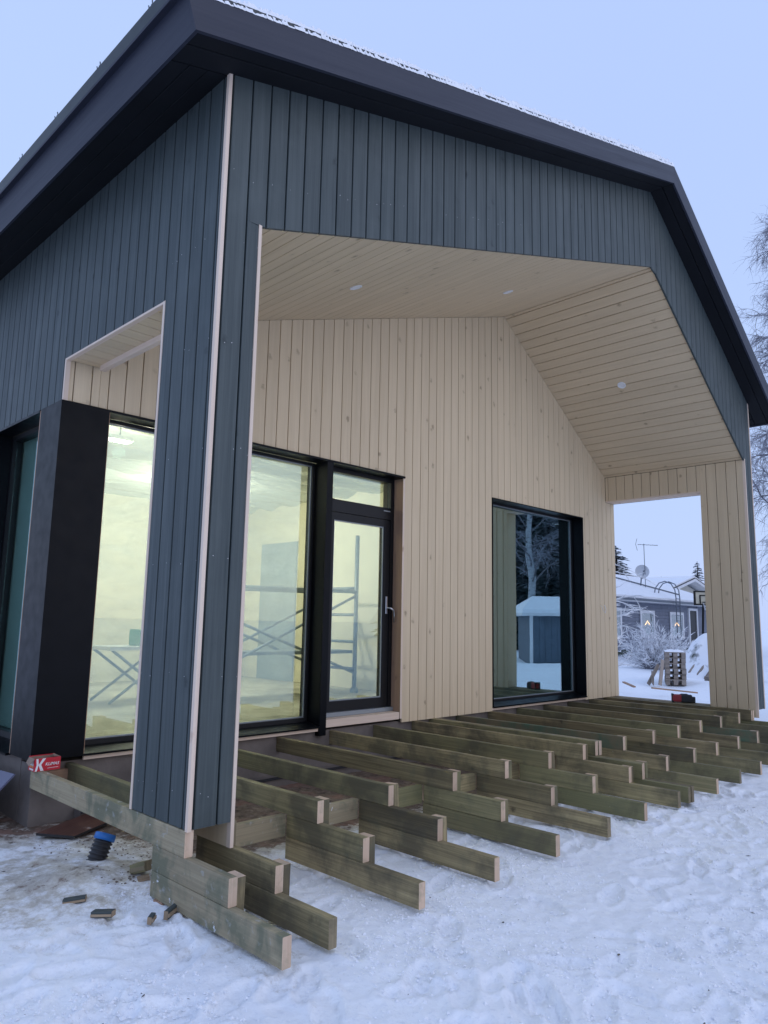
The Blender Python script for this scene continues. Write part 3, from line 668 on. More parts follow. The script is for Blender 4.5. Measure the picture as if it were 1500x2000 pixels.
# plinth ------------------------------------------------------------
m = MB(); m.box(0.03, WD-0.05, DP+0.05, DP+0.25, -0.3, 0.405); m.box(0.03, 0.25, DP+0.26, YEND, -0.3, 0.42); m.build('plinth', 'concrete', house)
m = MB(); m.box(0.34, WD-0.1, DP-0.06, DP+0.0495, -0.3, 0.075); m.build('plinth_footing', 'concrete', house)
m = MB(); m.box(0.34, WD-0.1, DP-0.075, DP-0.061, 0.062, 0.082); m.build('membrane_strip', 'bitumen', house)
MB().box(0.03, 0.34, DP+0.0, DP+0.0495, 0.27, 0.36).build('ledger_block', 'rawdark', house)
# rest of the body: floor, inner walls, back, dark room
m = MB(); m.box(0.26, WD-0.25, DP+0.26, YEND, 0.30, 0.498); m.build('floor', 'innerfloor', house)
m = MB(); m.box(0.215, 5.05, 6.9, 7.0, 0.5, 3.4); m.box(5.05, 5.15, DP+0.22, 7.0, 0.5, 3.4); m.box(0.205, 0.225, 3.5, 6.9, 0.5, 3.4)
m.box(3.75, 5.05, DP+0.195, DP+0.215, 0.5, 3.4); m.box(0.225, 5.05, DP+0.195, DP+0.215, 2.972, 3.4)
m.build('inner_wall', 'innerwall', house)
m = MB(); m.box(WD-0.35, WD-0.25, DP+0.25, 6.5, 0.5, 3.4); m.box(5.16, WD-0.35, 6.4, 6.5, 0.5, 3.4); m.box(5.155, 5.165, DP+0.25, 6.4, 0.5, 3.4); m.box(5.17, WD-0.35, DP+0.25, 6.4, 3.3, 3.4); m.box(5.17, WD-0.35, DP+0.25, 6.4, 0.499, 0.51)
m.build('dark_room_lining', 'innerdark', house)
m = MB(); m.box(5.02, 5.049, 5.55, 6.45, 0.5, 2.62); m.build('doorway_sheet', 'doorwaygrey', house)  # flat sheet painted as the dark of an open doorway
m = MB(); m.box(0.2, WD-0.2, YEND-0.1, YEND, 0.3, ZCT); m.build('rear_wall', 'dark', house)
# rippled foil ceiling
m = MB(); n1, n2 = 40, 120
fx = np.linspace(0.226, 5.049, n1); fy = np.linspace(DP+0.217, 6.898, n2); FX, FY = np.meshgrid(fx, fy, indexing='ij')
FZ = 3.27-0.10*np.abs(np.sin(FY*np.pi/0.6+0.4*np.sin(FX*1.3)))+0.10*fbm(FX*1.5, FY*4, 3)
m.v = np.stack([FX, FY, FZ], -1).reshape(-1, 3).tolist()
for i in range(n1-1):
    for j in range(n2-1):
        q = i*n2+j; m.f.append((q, q+1, q+n2+1, q+n2)); m.uv += [(0, 0)]*4; m.mi.append(0); m.sm.append(True)
m.build('ceiling_foil', 'foil', house, recalc=False)

m = MB(); n1, n2 = 60, 60
fx = np.linspace(0.40, 2.52, n1); fz = np.linspace(0.52, 2.94, n2); FX, FZ = np.meshgrid(fx, fz, indexing='ij')
FY = DP+0.36+0.05*fbm(FX*2.0, FZ*3.4, 4)+0.012*np.sin(FZ*16+3*FX)
m.v = np.stack([FX, FY, FZ], -1).reshape(-1, 3).tolist()
for i in range(n1-1):
    for j in range(n2-1):
        q = i*n2+j; m.f.append((q, q+n2, q+n2+1, q+1)); m.uv += [(0, 0)]*4; m.mi.append(0); m.sm.append(True)
m.build('plastic_film', 'film', house, recalc=False)
# roof --------------------------------------------------------------
OF, EL = 0.27, 0.372       # gable and eave overhang
XE0 = -EL; ZE0 = ZCT-SLL*EL; XE1 = WD+0.36; ZE1 = ZTOP-SLR*(XE1-XRG)
ul = Vector((1, 0, SLL)).normalized(); nlv = Vector((-ul.z, 0, ul.x))
ur = Vector((-1, 0, SLR)).normalized(); nrv = Vector((ur.z, 0, -ur.x)); nrv = nrv if nrv.z > 0 else -nrv
TH = 0.172
def ridge_at(d):       # meeting point of both slopes offset by d
    # left plane: z = ZCT + SLL x + d/ul.x ; right: z = ZTOP - SLR (x-XRG) + d/|ur.x|
    c1 = ZCT+d/ul.x; c2 = ZTOP+SLR*XRG+d/abs(ur.x); x = (c2-c1)/(SLL+SLR); return (x, c1+SLL*x)
def prof(d, e0=0.0, e1=0.0):
    p = Vector((XE0, 0, ZE0))+nlv*d-ul*e0; q = Vector((XE1, 0, ZE1))+nrv*d-ur*e1; r_ = ridge_at(d)
    return [(p.x, p.z), r_, (q.x, q.z)]
lo, hi = prof(0.022, -0.024, -0.024), prof(TH, -0.024, -0.024)
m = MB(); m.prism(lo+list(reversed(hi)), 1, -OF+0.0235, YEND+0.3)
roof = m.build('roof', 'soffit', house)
# soffit boards: two along each rake, and boards along the eaves
for sgn, (O, U, N) in enumerate([((XE0, 0, ZE0), ul, nlv), ((XE1, 0, ZE1), ur, nrv)]):
    Ls = (Vector((ridge_at(0)[0], 0, ridge_at(0)[1]))-Vector(O)).length
    for a0, a1 in ((-OF+0.023, -0.135), (-0.135, 0.024)):
        m_ = 0.024
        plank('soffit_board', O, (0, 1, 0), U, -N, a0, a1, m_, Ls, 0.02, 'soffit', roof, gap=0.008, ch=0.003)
    for a0, a1 in ((0.026, 0.145), (0.145, 0.264), (0.264, 0.43)):
        if sgn == 1 and a1 > 0.43: continue
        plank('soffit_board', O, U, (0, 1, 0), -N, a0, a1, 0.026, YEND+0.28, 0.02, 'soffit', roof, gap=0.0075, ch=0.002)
# fascia boards, square to the slope, mitred at the corner
def fascia(poly, y0, y1, mat='fascia'):
    return MB().prism(poly, 1, y0, y1).build('fascia_board', mat, roof)
rl0, rl1 = ridge_at(-0.006), ridge_at(TH+0.012)
pl0 = Vector((XE0, 0, ZE0))+nlv*-0.006; pl1 = Vector((XE0, 0, ZE0))+nlv*(TH+0.012)
qr0 = Vector((XE1, 0, ZE1))+nrv*-0.006; qr1 = Vector((XE1, 0, ZE1))+nrv*(TH+0.012)
def uvfascia(p, q, r_, s, y0, y1, nm='fascia_board'):
    m = MB(); L = (Vector(q)-Vector(p)).length
    A = [(p[0], y0, p[1]), (q[0], y0, q[1]), (r_[0], y0, r_[1]), (s[0], y0, s[1])]; Bk = [(a, y1, c) for a, _, c in A]
    u0 = random.random()*5
    m.face(A, [(u0, 0), (u0, L), (u0+0.18, L), (u0+0.18, 0)]); m.face(list(reversed(Bk)), [(u0, 0)]*4)
    for i in range(4):
        j = (i+1) % 4; m.face([A[j], A[i], Bk[i], Bk[j]], [(u0, 0), (u0, L), (u0+.02, L), (u0+.02, 0)])
    return m.build(nm, 'fascia', roof)
uvfascia((pl0.x, pl0.z), rl0, rl1, (pl1.x, pl1.z), -OF, -OF+0.022)
uvfascia((rl0[0]+0.001, rl0[1]), (qr0.x, qr0.z), (qr1.x, qr1.z), (rl1[0]+0.001, rl1[1]), -OF, -OF+0.022)
for (P, N, U) in ((Vector((XE0, 0, ZE0)), nlv, ul), (Vector((XE1, 0, ZE1)), nrv, ur)):
    c = P+N*(TH/2+0.003)+U*0.011
    yy = -OF+0.0225
    MB().bar((c.x, yy, c.z), (c.x, YEND+0.28, c.z), TH+0.018, 0.022, (U.x, 0, U.z)).build('fascia_board', 'fascia', roof)
# roofing sheet with standing profile, drip edge, verge trim
m = MB()
for d0, d1, e in ((TH+0.022, TH+0.082, 0.035),):
    a, b = prof(d0, e, e), prof(d1, e, e)
    m.prism(a+list(reversed(b)), 1, -OF+0.05, YEND+0.32)
sheet = m.build('roof_sheet', 'roofmetal', roof)
P = Vector((XE0, 0, ZE0))+nlv*(TH+0.017)-ul*0.016
MB().bar((P.x, -OF-0.004, P.z), (P.x, YEND+0.3, P.z), 0.012, 0.045, (ul.x, 0, ul.z)).build('drip_edge', 'fascia', roof)
a, b = prof(TH+0.0125, 0.004, 0.004), prof(TH+0.050, 0.004, 0.004)
m = MB(); m.prism(a+list(reversed(b)), 1, -OF+0.012, -OF+0.05); m.build('verge_trim', 'roofmetal', roof)
# frost along the verge and over the sheet
def crust(path0, path1, y0, y1, lift, n, name, thick, dens):
    m = MB()
    for (pa, pb) in ((path0, path1),):
        for i in range(n):
            t0, t1 = i/n, (i+1)/n
            k = vn(np.array([i*0.13+lift*90]), np.array([3.3+y0*7]))[0]; k2 = vn(np.array([i*0.61]), np.array([9.1+y0*7]))[0]
            if k*0.7+k2*0.3 < dens*(1.0-0.75*t0): continue
            h = thick*(0.35+0.9*k2)*(0.55+0.6*k)*(0.75+0.5*t0)
            for q in (0,):
                A = Vector((pa[0]+(pb[0]-pa[0])*t0, 0, pa[1]+(pb[1]-pa[1])*t0)); Bq = Vector((pa[0]+(pb[0]-pa[0])*t1, 0, pa[1]+(pb[1]-pa[1])*t1))
                z = Vector((0, 0, h)); e = 0.006*k2
                m.face([A+Vector((0, y0-e, 0)), Bq+Vector((0, y0-e, 0)), Bq+z*0.8+Vector((0, y0+0.004, 0)), A+z*0.8+Vector((0, y0+0.004, 0))])
                m.face([A+z*0.8+Vector((0, y0+0.004, 0)), Bq+z*0.8+Vector((0, y0+0.004, 0)), Bq+z+Vector((0, y1, 0)), A+z+Vector((0, y1, 0))])
                m.face([A+Vector((0, y0-e, 0)), A+z*0.8+Vector((0, y0+0.004, 0)), A+z+Vector((0, y1, 0))]); m.face([Bq+Vector((0, y0-e, 0)), Bq+z+Vector((0, y1, 0)), Bq+z*0.8+Vector((0, y0+0.004, 0))])
    o = m.build(name, 'snow', roof, recalc=False); o['kind'] = 'stuff'; return o
f0 = prof(TH+0.0125); crust(f0[0], f0[1], -OF+0.001, -OF+0.013, 0.1, 800, 'frost_crust', 0.055, 0.27)
f1 = prof(TH+0.0505); crust(f1[0], f1[1], -OF+0.014, -OF+0.05, 0.3, 700, 'frost_crust', 0.028, 0.36)
f2 = prof(TH+0.0825); crust(f2[0], f2[1], -OF+0.052, -OF+0.6, 0.7, 1100, 'frost_crust', 0.062, 0.10)
crust(f2[1], f2[2], -OF+0.052, -OF+0.6, 0.9, 300, 'frost_crust', 0.012, 0.35)
# wire hooks along the left eave
for k in range(10):
    y = 0.02+0.62*k
    p = Vector((XE0, 0, ZE0))+nlv*(TH+0.082)-ul*0.02; p.y = y
    MB().tube([p, p+Vector((-0.004, 0, 0.015)), p+Vector((0.004, 0.006, 0.03)), p+Vector((-0.002, 0, 0.045))], 0.004, 5).tube([p+Vector((0, 0.03, 0)), p+Vector((-0.006, 0.03, 0.028))], 0.0035, 5).build('roof_hook', 'darksteel', roof)
# nail heads: pale specks in rows across the boards
m = MB()
def speck(p, n):
    p = Vector(p); n = Vector(n); a = n.orthogonal().normalized(); b = n.cross(a); r = random.uniform(0.0015, 0.0032)
    m.face([p+n*0.0012+a*r, p+n*0.0012+b*r, p+n*0.0012-a*r, p+n*0.0012-b*r])
for zr in (0.55, 1.12, 1.72, 2.3, 2.9, 3.5):
    for x in np.arange(0.06, 0.25, 0.045):
        if random.random() < 0.55: speck((x, 0, zr+random.gauss(0, 0.012)), (0, -1, 0))
    for y in np.arange(0.06, 0.58, 0.05):
        if random.random() < 0.4: speck((0, y, zr+random.gauss(0, 0.012)), (-1, 0, 0))
for k in range(44):
    x = 0.06+k*0.066
    for dz in (0.35, 0.93):
        if random.random() < 0.5 and zceil(max(x, XL))+dz < ztop(x)-0.05: speck((x, 0, max(zceil(max(x, XL)), ZOT)+dz-0.1+random.gauss(0, 0.01)), (0, -1, 0))
o = m.build('nail_heads', 'whiteprint', house, recalc=False); o['kind'] = 'stuff'

# ------------------------------------------------------------------ deck frame: stepped joists
deck = thing('deck_frame', 'stepped frame of brown pressure-treated joists in front of the porch', 'deck frame', (4.2, 0.6, 0))
JX = dict(A=0.0, A2=0.256, B=0.870, C=1.462, D=2.095, E=2.715, F=3.300, G=3.870, G2=4.165, G3=4.225, H=4.600, I=5.200, J=5.790, K=6.400, L=6.990, N=7.575, O=8.050)
H = 0.1243; Z1 = 0.3955
def joist(x, y0, y1, zt, mat='treated', jit=0.004, e='endgrain', w=0.047):
    dx = random.gauss(0, jit*0.6); h = H-0.0008
    m = MB(); ang = random.gauss(0, 0.002)
    m.bar((x+w/2+dx+ang*(y1-y0), y1, zt-h/2), (x+w/2+dx, y0, zt-h/2), w, h, (0, 0, 1), 0, 1, 0.003)
    return m.build('joist', [mat, e], deck)
def cleat(x, y, zt, mat='treated'):
    h = 2*H-0.006; w = random.uniform(0.040, 0.047)
    m = MB(); m.bar((x+0.0505+w/2, y+0.045+random.gauss(0, 0.006), zt-h), (x+0.0505+w/2, y+0.045, zt-0.002+random.uniform(-0.003, 0.004)), w, 0.09, (0, 1, 0), 0, 1, 0.002)
    m.build('cleat', [mat, 'endgrain'], deck)
YB = DP+0.048
for k, x in JX.items():
    mat = 'frosted' if k == 'A' else ('treatgreen' if k == 'H' else 'treated')
    e1 = 0.058+random.gauss(0, 0.008); e2 = -0.338+random.gauss(0, 0.010); e3 = -0.742+random.gauss(0, 0.014)
    if k == 'A':
        joist(x, 0.015, 1.985, Z1, mat); joist(x+0.0005, -0.362, 0.325, Z1-H, 'frosted'); joist(x, -0.764, 0.32, Z1-2*H, 'frosted'); cleat(x, -0.362, Z1-H, 'treated'); continue
    if k == 'A2':
        joist(x, 0.03, YB, Z1, mat, e='endold'); joist(x, -0.365, 0.325, Z1-H, mat, e='endgrain'); joist(x, -0.755, 0.325, Z1-2*H, mat, e='endold'); cleat(x, -0.365, Z1-H); continue
    if k == 'G2':
        joist(x-0.03, 0.10, YB, Z1); joist(4.09, -0.355, 0.33, Z1-H, 'treated'); continue
    if k == 'G3':
        joist(x-0.035, 0.09, YB, Z1, 'frosted'); joist(4.1405, -0.33, 0.33, Z1-H); joist(4.093, -0.735, 0.33, Z1-2*H, e='endold'); joist(4.1435, -0.74, 0.33, Z1-2*H, e='endold'); cleat(4.15, -0.33, Z1-H); continue
    if k == 'O':
        joist(x-0.05, 0.05, YB, Z1); joist(x, 0.045, YB, Z1); joist(x-0.02, -0.34, 0.33, Z1-H); joist(x-0.02, -0.74, 0.33, Z1-2*H); continue
    joist(x, e1, YB, Z1, mat); cleat(x, e1+0.004, Z1)
    joist(x, e2, 0.333, Z1-H, 'treatgreen' if k == 'L' else 'treated'); cleat(x, e2+0.004, Z1-H)
    joist(x, e3, 0.333, Z1-2*H, 'treated', e=random.choice(['endgrain', 'endgrain', 'endold']))
# blocking between the stacks, under the top joists
ks = [v for k, v in JX.items() if k not in ('A', 'G2', 'G3')]
for a, b in zip(ks[:-1], ks[1:]):
    m = MB(); m.bar((a+0.05, 0.362, Z1-H-H/2), (b-0.003 if b != JX['B'] else b-0.003, 0.362, Z1-H-H/2), 0.046, H-0.002, (0, 0, 1), 0, 1, 0.003)
    m.build('blocking', ['frosted' if a < 1 else 'treated', 'endgrain'], deck)
MB().bar((0.15, 0.40, 0.0), (0.15, 0.40, 0.268), 0.095, 0.095, (0, 1, 0), 0, 1, 0.003).build('post', ['raw', 'endgrain'], deck)
MB().bar((8.2, 0.40, 0.0), (8.2, 0.40, 0.35), 0.095, 0.095, (0, 1, 0), 0, 1, 0.003).build('post', ['treated', 'endgrain'], deck)
for x in (1.2, 2.6, 4.0, 5.4, 6.8):
    MB().bar((x, 0.43, -0.02), (x, 0.43, Z1-2*H), 0.09, 0.09, (0, 1, 0), 0, 1, 0.003).build('post', ['treated', 'endgrain'], deck)

# ------------------------------------------------------------------ loose things by the near corner
bx = thing('cardboard_box', 'small open red KLIMAS screw box on the left end of the nearest joist', 'box', (0.05, 1.90, Z1))
bx0, by0, bw, bd_, bh, tk = -0.030, 1.868, 0.168, 0.105, 0.082, 0.003
m = MB(); z = Z1+0.0005
m.box(bx0, bx0+bw, by0, by0+tk, z, z+bh); m.box(bx0, bx0+bw, by0+bd_-tk, by0+bd_, z, z+bh+0.006); m.box(bx0, bx0+tk, by0+tk, by0+bd_-tk, z, z+bh); m.box(bx0+bw-tk, bx0+bw, by0+tk, by0+bd_-tk, z, z+bh)
m.build('carton', 'redcard', bx)
m = MB(); m.box(bx0+tk, bx0+bw-tk, by0+tk, by0+bd_-tk, z, z+tk); m.box(bx0+tk+.0005, bx0+bw-tk-.0005, by0+bd_-tk-.001, by0+bd_-tk-.0003, z, z+bh); m.box(bx0+bw-tk-.001, bx0+bw-tk-.0003, by0+tk, by0+bd_-tk, z, z+bh); m.build('carton_inside', 'card', bx)
MB().face([(bx0+bw, by0, z+bh), (bx0+bw, by0+bd_, z+bh), (bx0+bw-0.02, by0+bd_*0.75, z+bh+0.012), (bx0+bw-0.04, by0+bd_*0.4, z+bh+0.004)]).build('flap', 'card', bx)
MB().face([(bx0, by0, z+bh), (bx0, by0+bd_, z+bh), (bx0-0.025, by0+bd_*0.8, z+bh-0.03), (bx0-0.028, by0+bd_*0.2, z+bh-0.045)]).build('flap', 'card', bx)
yf = by0-0.0008
def printed(poly, mat, nm='print'):
    m = MB(); m.face([(x, yf, zz) for x, zz in poly]); return m.build(nm, mat, bx, recalc=False)
def bp(u, v): return (bx0+u*bw, z+v*bh)
printed([bp(0.02, 0.02), bp(0.10, 0.02), bp(0.155, 0.50), bp(0.13, 0.98), bp(0.05, 0.98), bp(0.075, 0.5)], 'whiteprint')
printed([bp(0.24, 0.02), bp(0.36, 0.02), bp(0.25, 0.50), bp(0.42, 0.98), bp(0.30, 0.98), bp(0.15, 0.5)], 'whiteprint')
printed([bp(0.50, 0.17), bp(0.92, 0.19), bp(0.92, 0.22), bp(0.50, 0.20)], 'whiteprint')
cu = bpy.data.curves.new('lettering', 'FONT'); cu.body = 'KLIMAS'; cu.size = 0.027; cu.shear = 0.25; cu.offset = 0.0004
to = bpy.data.objects.new('lettering', cu); col.objects.link(to); bpy.context.view_layer.update()
tm = bpy.data.meshes.new_from_object(to.evaluated_get(bpy.context.evaluated_depsgraph_get())); bpy.data.objects.remove(to)
tm.transform(Matrix.Translation((bx0+0.40*bw, yf-0.0004, z+0.40*bh)) @ Matrix.Rotation(R(90), 4, 'X')); tm.materials.append(M['whiteprint'])
link(bpy.data.objects.new('lettering', tm), bx)
xs_ = bx0-0.0008
def side(poly, mat):
    m = MB(); m.face([(xs_, by0+bd_*(1-u), z+v*bh) for u, v in poly]); m.build('sticker', mat, bx, recalc=False)
side([(0.2, 0.42), (0.85, 0.42), (0.85, 0.92), (0.2, 0.92)], 'whiteprint'); side([(0.2, 0.28), (0.85, 0.28), (0.85, 0.41), (0.2, 0.41)], 'orangeprint'); side([(0.2, 0.06), (0.85, 0.06), (0.85, 0.2), (0.2, 0.2)], 'whiteprint')

# corrugated drain stub with a blue cap
pipe = thing('drain_pipe', 'black corrugated pipe stub with a blue cap leaning out of the snow', 'pipe', (0.02, 1.02, 0))
p0, p1 = Vector((-0.005, 1.00, -0.06)), Vector((0.095, 1.035, 0.165)); ax = (p1-p0); Lp = ax.length; ax.normalize()
m = MB(); pts, rad = [], []; n = 40
for k in range(n+1):
    t = k/n; pts.append(p0+ax*(Lp*0.86*t)); rad.append(0.056 if (k % 4) in (0, 1) else 0.047)
m.tube(pts, rad, 22); m.build('pipe_wall', 'pipeblack', pipe)
m = MB(); c0 = p0+ax*Lp*0.83; m.tube([c0, c0+ax*0.002, c0+ax*0.034, c0+ax*0.038], [0.054, 0.0605, 0.0605, 0.056], 24); m.build('cap', 'pipeblue', pipe)
# film-faced plywood offcut
m = MB(); q = [(-0.012, 1.793, 0.012), (0.142, 1.568, 0.012), (0.488, 1.733, 0.028), (0.374, 1.954, 0.036)]; t = Vector((0, 0, 0.016))
m.face([Vector(p)+t for p in q], [(0, 0), (0.3, 0), (0.3, 0.4), (0, 0.4)], 0); m.face(list(reversed(q)), None, 1)
for i in range(4): m.face([q[i], q[(i+1) % 4], Vector(q[(i+1) % 4])+t, Vector(q[i])+t], None, 1)
tag(m.build('plywood_sheet', ['filmply', 'edgeblack']), 'reddish-brown film-faced plywood piece lying on the ground by the plinth', 'plywood')
# leaning slate-blue sheet, cut by the frame
m = MB(); q = [(-0.075, 2.06, 0.355), (-0.10, 3.2, 0.30), (-0.36, 3.1, -0.02), (-0.33, 2.22, 0.0)]; n_ = (Vector(q[1])-Vector(q[0])).cross(Vector(q[3])-Vector(q[0])).normalized()*0.012
m.face(q); m.face([Vector(p)+n_ for p in reversed(q)])
for i in range(4): m.face([q[i], Vector(q[i])+n_, Vector(q[(i+1) % 4])+n_, q[(i+1) % 4]])
tag(m.build('leaning_sheet', 'bluesheet'), 'slate-blue sheet leaning on the plinth left of the red box', 'sheet')
# board offcuts
def offcut(cx, cy, cz, L, w, h, an, tilt, mats, label, cat='offcut'):
    m = MB(); d = Vector((math.cos(an), math.sin(an), math.sin(tilt)))
    c = Vector((cx, cy, cz+h/2+0.012))
    m.bar(c-d*L/2, c+d*L/2, w, h, (0.1, 0, 1), 0, 1, 0.0015)
    m.bar(c-d*(L/2-0.001)+d.cross(Vector((0, 0, 1)))*(w/2+0.003), c+d*(L/2-0.001)+d.cross(Vector((0, 0, 1)))*(w/2+0.003), 0.006, h*0.4, (0.1, 0, 1), 1, 1)
    return tag(m.build('wood_offcut', mats), label, cat, 'board offcuts in the snow')
offcut(-0.294, 0.522, 0.0, 0.105, 0.048, 0.024, R(-32), 0.1, ['dark', 'offedge'], 'dark-painted board offcut farthest left in the snow')
offcut(-0.266, 0.265, 0.0, 0.10, 0.050, 0.026, R(-48), 0.05, ['dark', 'offedge'], 'pale-edged board offcut between the leftmost one and the tiny block')
offcut(-0.137, 0.045, 0.0, 0.045, 0.022, 0.035, R(40), 0.1, ['dark', 'offedge'], 'tiny pale wood block, smallest piece in the snow')
offcut(-0.03, 0.055, 0.0, 0.095, 0.022, 0.04, R(30), 0.05, ['dark', 'offedge'], 'black-faced board offcut standing on edge near the lowest joist')
offcut(0.055, 0.24, -0.005, 0.12, 0.07, 0.025, R(10), 0.1, ['rawdark', 'rawdark'], 'reddish-brown flat timber piece half under the lowest joist')
offcut(0.13, 0.66, 0.02, 0.09, 0.08, 0.05, R(-60), 0.3, ['treated', 'endold'], 'thick greenish timber block beside the stacked joist ends')
offcut(0.10, 0.58, 0.0, 0.06, 0.05, 0.022, R(-20), 0.1, ['offedge', 'offedge'], 'pale timber chip below the greenish block')

# red and black tool on the far sill
tb = thing('power_tool', 'red and black power tool lying on the sill of the far porch opening', 'tool', (8.22, 1.0, 0.398))
def rbox(c, s, mat, nm, rz):
    bm = bmesh.new(); bmesh.ops.create_cube(bm, size=1); bmesh.ops.scale(bm, vec=s, verts=bm.verts); bmesh.ops.bevel(bm, geom=bm.edges[:], offset=min(s)*0.22, segments=3, affect='EDGES', profile=0.6)
    bmesh.ops.rotate(bm, verts=bm.verts, cent=(0, 0, 0), matrix=Matrix.Rotation(rz, 3, 'Z')); bmesh.ops.translate(bm, vec=c, verts=bm.verts)
    me = bpy.data.meshes.new(nm); bm.to_mesh(me); bm.free(); me.materials.append(M[mat]); return link(bpy.data.objects.new(nm, me), tb)
an = R(-62)
rbox((8.185, 1.07, 0.455), (0.13, 0.09, 0.10), 'redplastic', 'motor_body', an); rbox((8.165, 1.115, 0.455), (0.03, 0.095, 0.115), 'blackplastic', 'end_cap', an)
rbox((8.245, 0.96, 0.452), (0.15, 0.085, 0.105), 'blackplastic', 'battery', an); rbox((8.285, 0.885, 0.44), (0.06, 0.06, 0.08), 'blackplastic', 'chuck', an)
m = MB(); m.tube([(8.20, 1.04, 0.495), (8.215, 1.01, 0.508), (8.24, 0.95, 0.508), (8.25, 0.92, 0.495)], 0.009, 8); m.build('handle', 'blackplastic', tb)

# ------------------------------------------------------------------ inside: scaffold, trestle, work lamps
sc = thing('scaffold_tower', 'grey tubular scaffold tower standing inside behind the glass door', 'scaffold', (4.3, 3.9, 0.5))
sx0, sx1, sy0, sy1 = 2.35, 4.66, 3.8, 4.35
for x in (sx0, sx1):
    for y in (sy0, sy1):
        MB().tube([(x, y, 0.56), (x, y, 2.55 if x == sx1 else 1.9)], 0.028, 10).tube([(x-0.02, y, 0.52), (x+0.02, y, 0.52)], 0.06, 10).build('standard', 'scaf', sc)
    for zz in (0.8, 1.15, 1.5, 1.85):
        MB().tube([(x, sy0, zz), (x, sy1, zz)], 0.02, 8).build('rung', 'scaf', sc)
for y in (sy0, sy1):
    MB().tube([(sx0, y, 1.78), (sx1, y, 1.80)], 0.024, 8).build('rail', 'scaf', sc)
    MB().tube([(sx0, y, 0.75), (sx1, y, 1.75)], 0.018, 8).build('brace', 'scaf', sc)
    MB().tube([(sx0, y, 1.55), (sx1, y, 0.75)], 0.018, 8).build('brace', 'scaf', sc)
MB().box(sx0, sx1, sy0+0.05, sy1-0.05, 1.0, 1.04).build('platform', 'scaf', sc)
tt = thing('trestle_table', 'folding trestle work table seen through the corner window', 'table', (1.9, 4.5, 0.5))
MB().box(1.55, 2.45, 4.25, 4.8, 1.06, 1.10).build('table_top', 'whitepaint', tt)
for y in (4.3, 4.75):
    MB().tube([(1.6, y, 0.51), (2.35, y, 1.06)], 0.016, 8).build('leg', 'scaf', tt); MB().tube([(2.35, y, 0.51), (1.6, y, 1.06)], 0.016, 8).build('leg', 'scaf', tt)
m = MB(); m.box(1.95, 2.25, 4.4, 4.65, 1.101, 1.28, ch=0.015); m.box(2.04, 2.16, 4.5, 4.55, 1.281, 1.31)
tag(m.build('green_case', 'greenbox'), 'pale green tool case on the indoor work table', 'tool case')
def worklamp(x, y, z_, label, energy, size=0.5):
    t = thing('work_lamp', label, 'lamp', (x, y, z_), 'lit work lamps inside the house')
    MB().box(x-size/2-0.03, x+size/2+0.03, y-0.05, y+0.05, z_+0.012, z_+0.05).build('housing', 'whiteplastic', t)
    MB().box(x-size/2, x+size/2, y-0.035, y+0.035, z_, z_+0.0115).build('tube', 'lamp', t)
    MB().tube([(x, y, z_+0.05), (x, y, 3.24)], 0.006, 6).build('hanger', 'darksteel', t)
    L = bpy.data.lights.new('work_light', 'POINT'); L.shadow_soft_size = 0.06; L.energy = energy; L.color = (1.0, 0.94, 0.76)
    o = bpy.data.objects.new('work_light', L); o.location = (x, y, z_-0.10); link(o, t)
    return t
worklamp(0.93, 3.05, 3.00, 'bright lit work lamp under the ceiling behind the corner window', 38, 0.16)
worklamp(2.85, 4.9, 2.95, 'lit work lamp deeper inside, hidden behind the porch corner post', 112, 0.3)

# ------------------------------------------------------------------ neighbour's house across the yard
nh = thing('neighbour_house', 'low grey-blue house with snowy hip roof and white window trim across the yard', 'house', (33.0, 15.0, 0))
YH = 12.99
HX0, HX1 = 22.0, 41.8
MB().box(HX0, HX1, YH, 19.4, -0.2, 0.32).build('base', 'basegreen', nh)
wl = MB().box(HX0, HX1, YH+0.05, 19.3, 0.30, 2.72).build('wall', 'greysiding', nh)
for k in range(14):
    z0 = 0.32+k*0.17
    for a, b in ((HX0, 38.1), (39.45, HX1)):
        m = MB(); m.prism([(YH+0.05, z0), (YH+0.0, z0+0.004), (YH+0.022, z0+0.168), (YH+0.05, z0+0.168)], 0, a, b); m.build('siding_board', 'greysiding', wl)
def nwin(x0, x1, z0, z1, lamp):
    m = MB(); t = 0.16; y = YH-0.05
    m.box(x0, x0+t, y, y+0.04, z0, z1); m.box(x1-t, x1, y, y+0.04, z0, z1); m.box(x0+t+.001, x1-t-.001, y, y+0.04, z1-t*0.9, z1); m.box(x0+t+.001, x1-t-.001, y, y+0.04, z0, z0+t*0.9)
    w = m.build('window', 'whitepaint', nh)
    MB().box(x0+t+.002, x1-t-.002, y+0.012, y+0.018, z0+t*.9+.002, z1-t*.9-.002).build('pane', 'glass_far', w)
    MB().box(x0+t+.002, x1-t-.002, y+0.0385, y+0.0395, z0+t*.9+.002, z1-t*.9-.002).build('blind', 'yellowgable', w)
    if lamp:
        m = MB()
        for k in range(7):
            a = (k-3)*0.10; m.tube([((x0+x1)/2+a*0.8, y+0.028, (z0+z1)/2-0.05+0.05*(3-abs(k-3))), ((x0+x1)/2+a*0.8, y+0.028, (z0+z1)/2+0.03+0.05*(3-abs(k-3)))], 0.005, 5)
        m.build('candelabra', 'warmlamp', w)
nwin(28.2, 30.4, 0.86, 2.28, True); nwin(32.34, 33.93, 0.86, 2.22, True); nwin(35.75, 37.48, 0.84, 2.21, True)
m = MB(); m.box(38.14, 38.28, YH-0.06, YH+0.04, 0.13, 2.46); m.box(39.22, 39.36, YH-0.06, YH+0.04, 0.13, 2.46); m.box(38.281, 39.219, YH-0.06, YH+0.04, 2.33, 2.46)
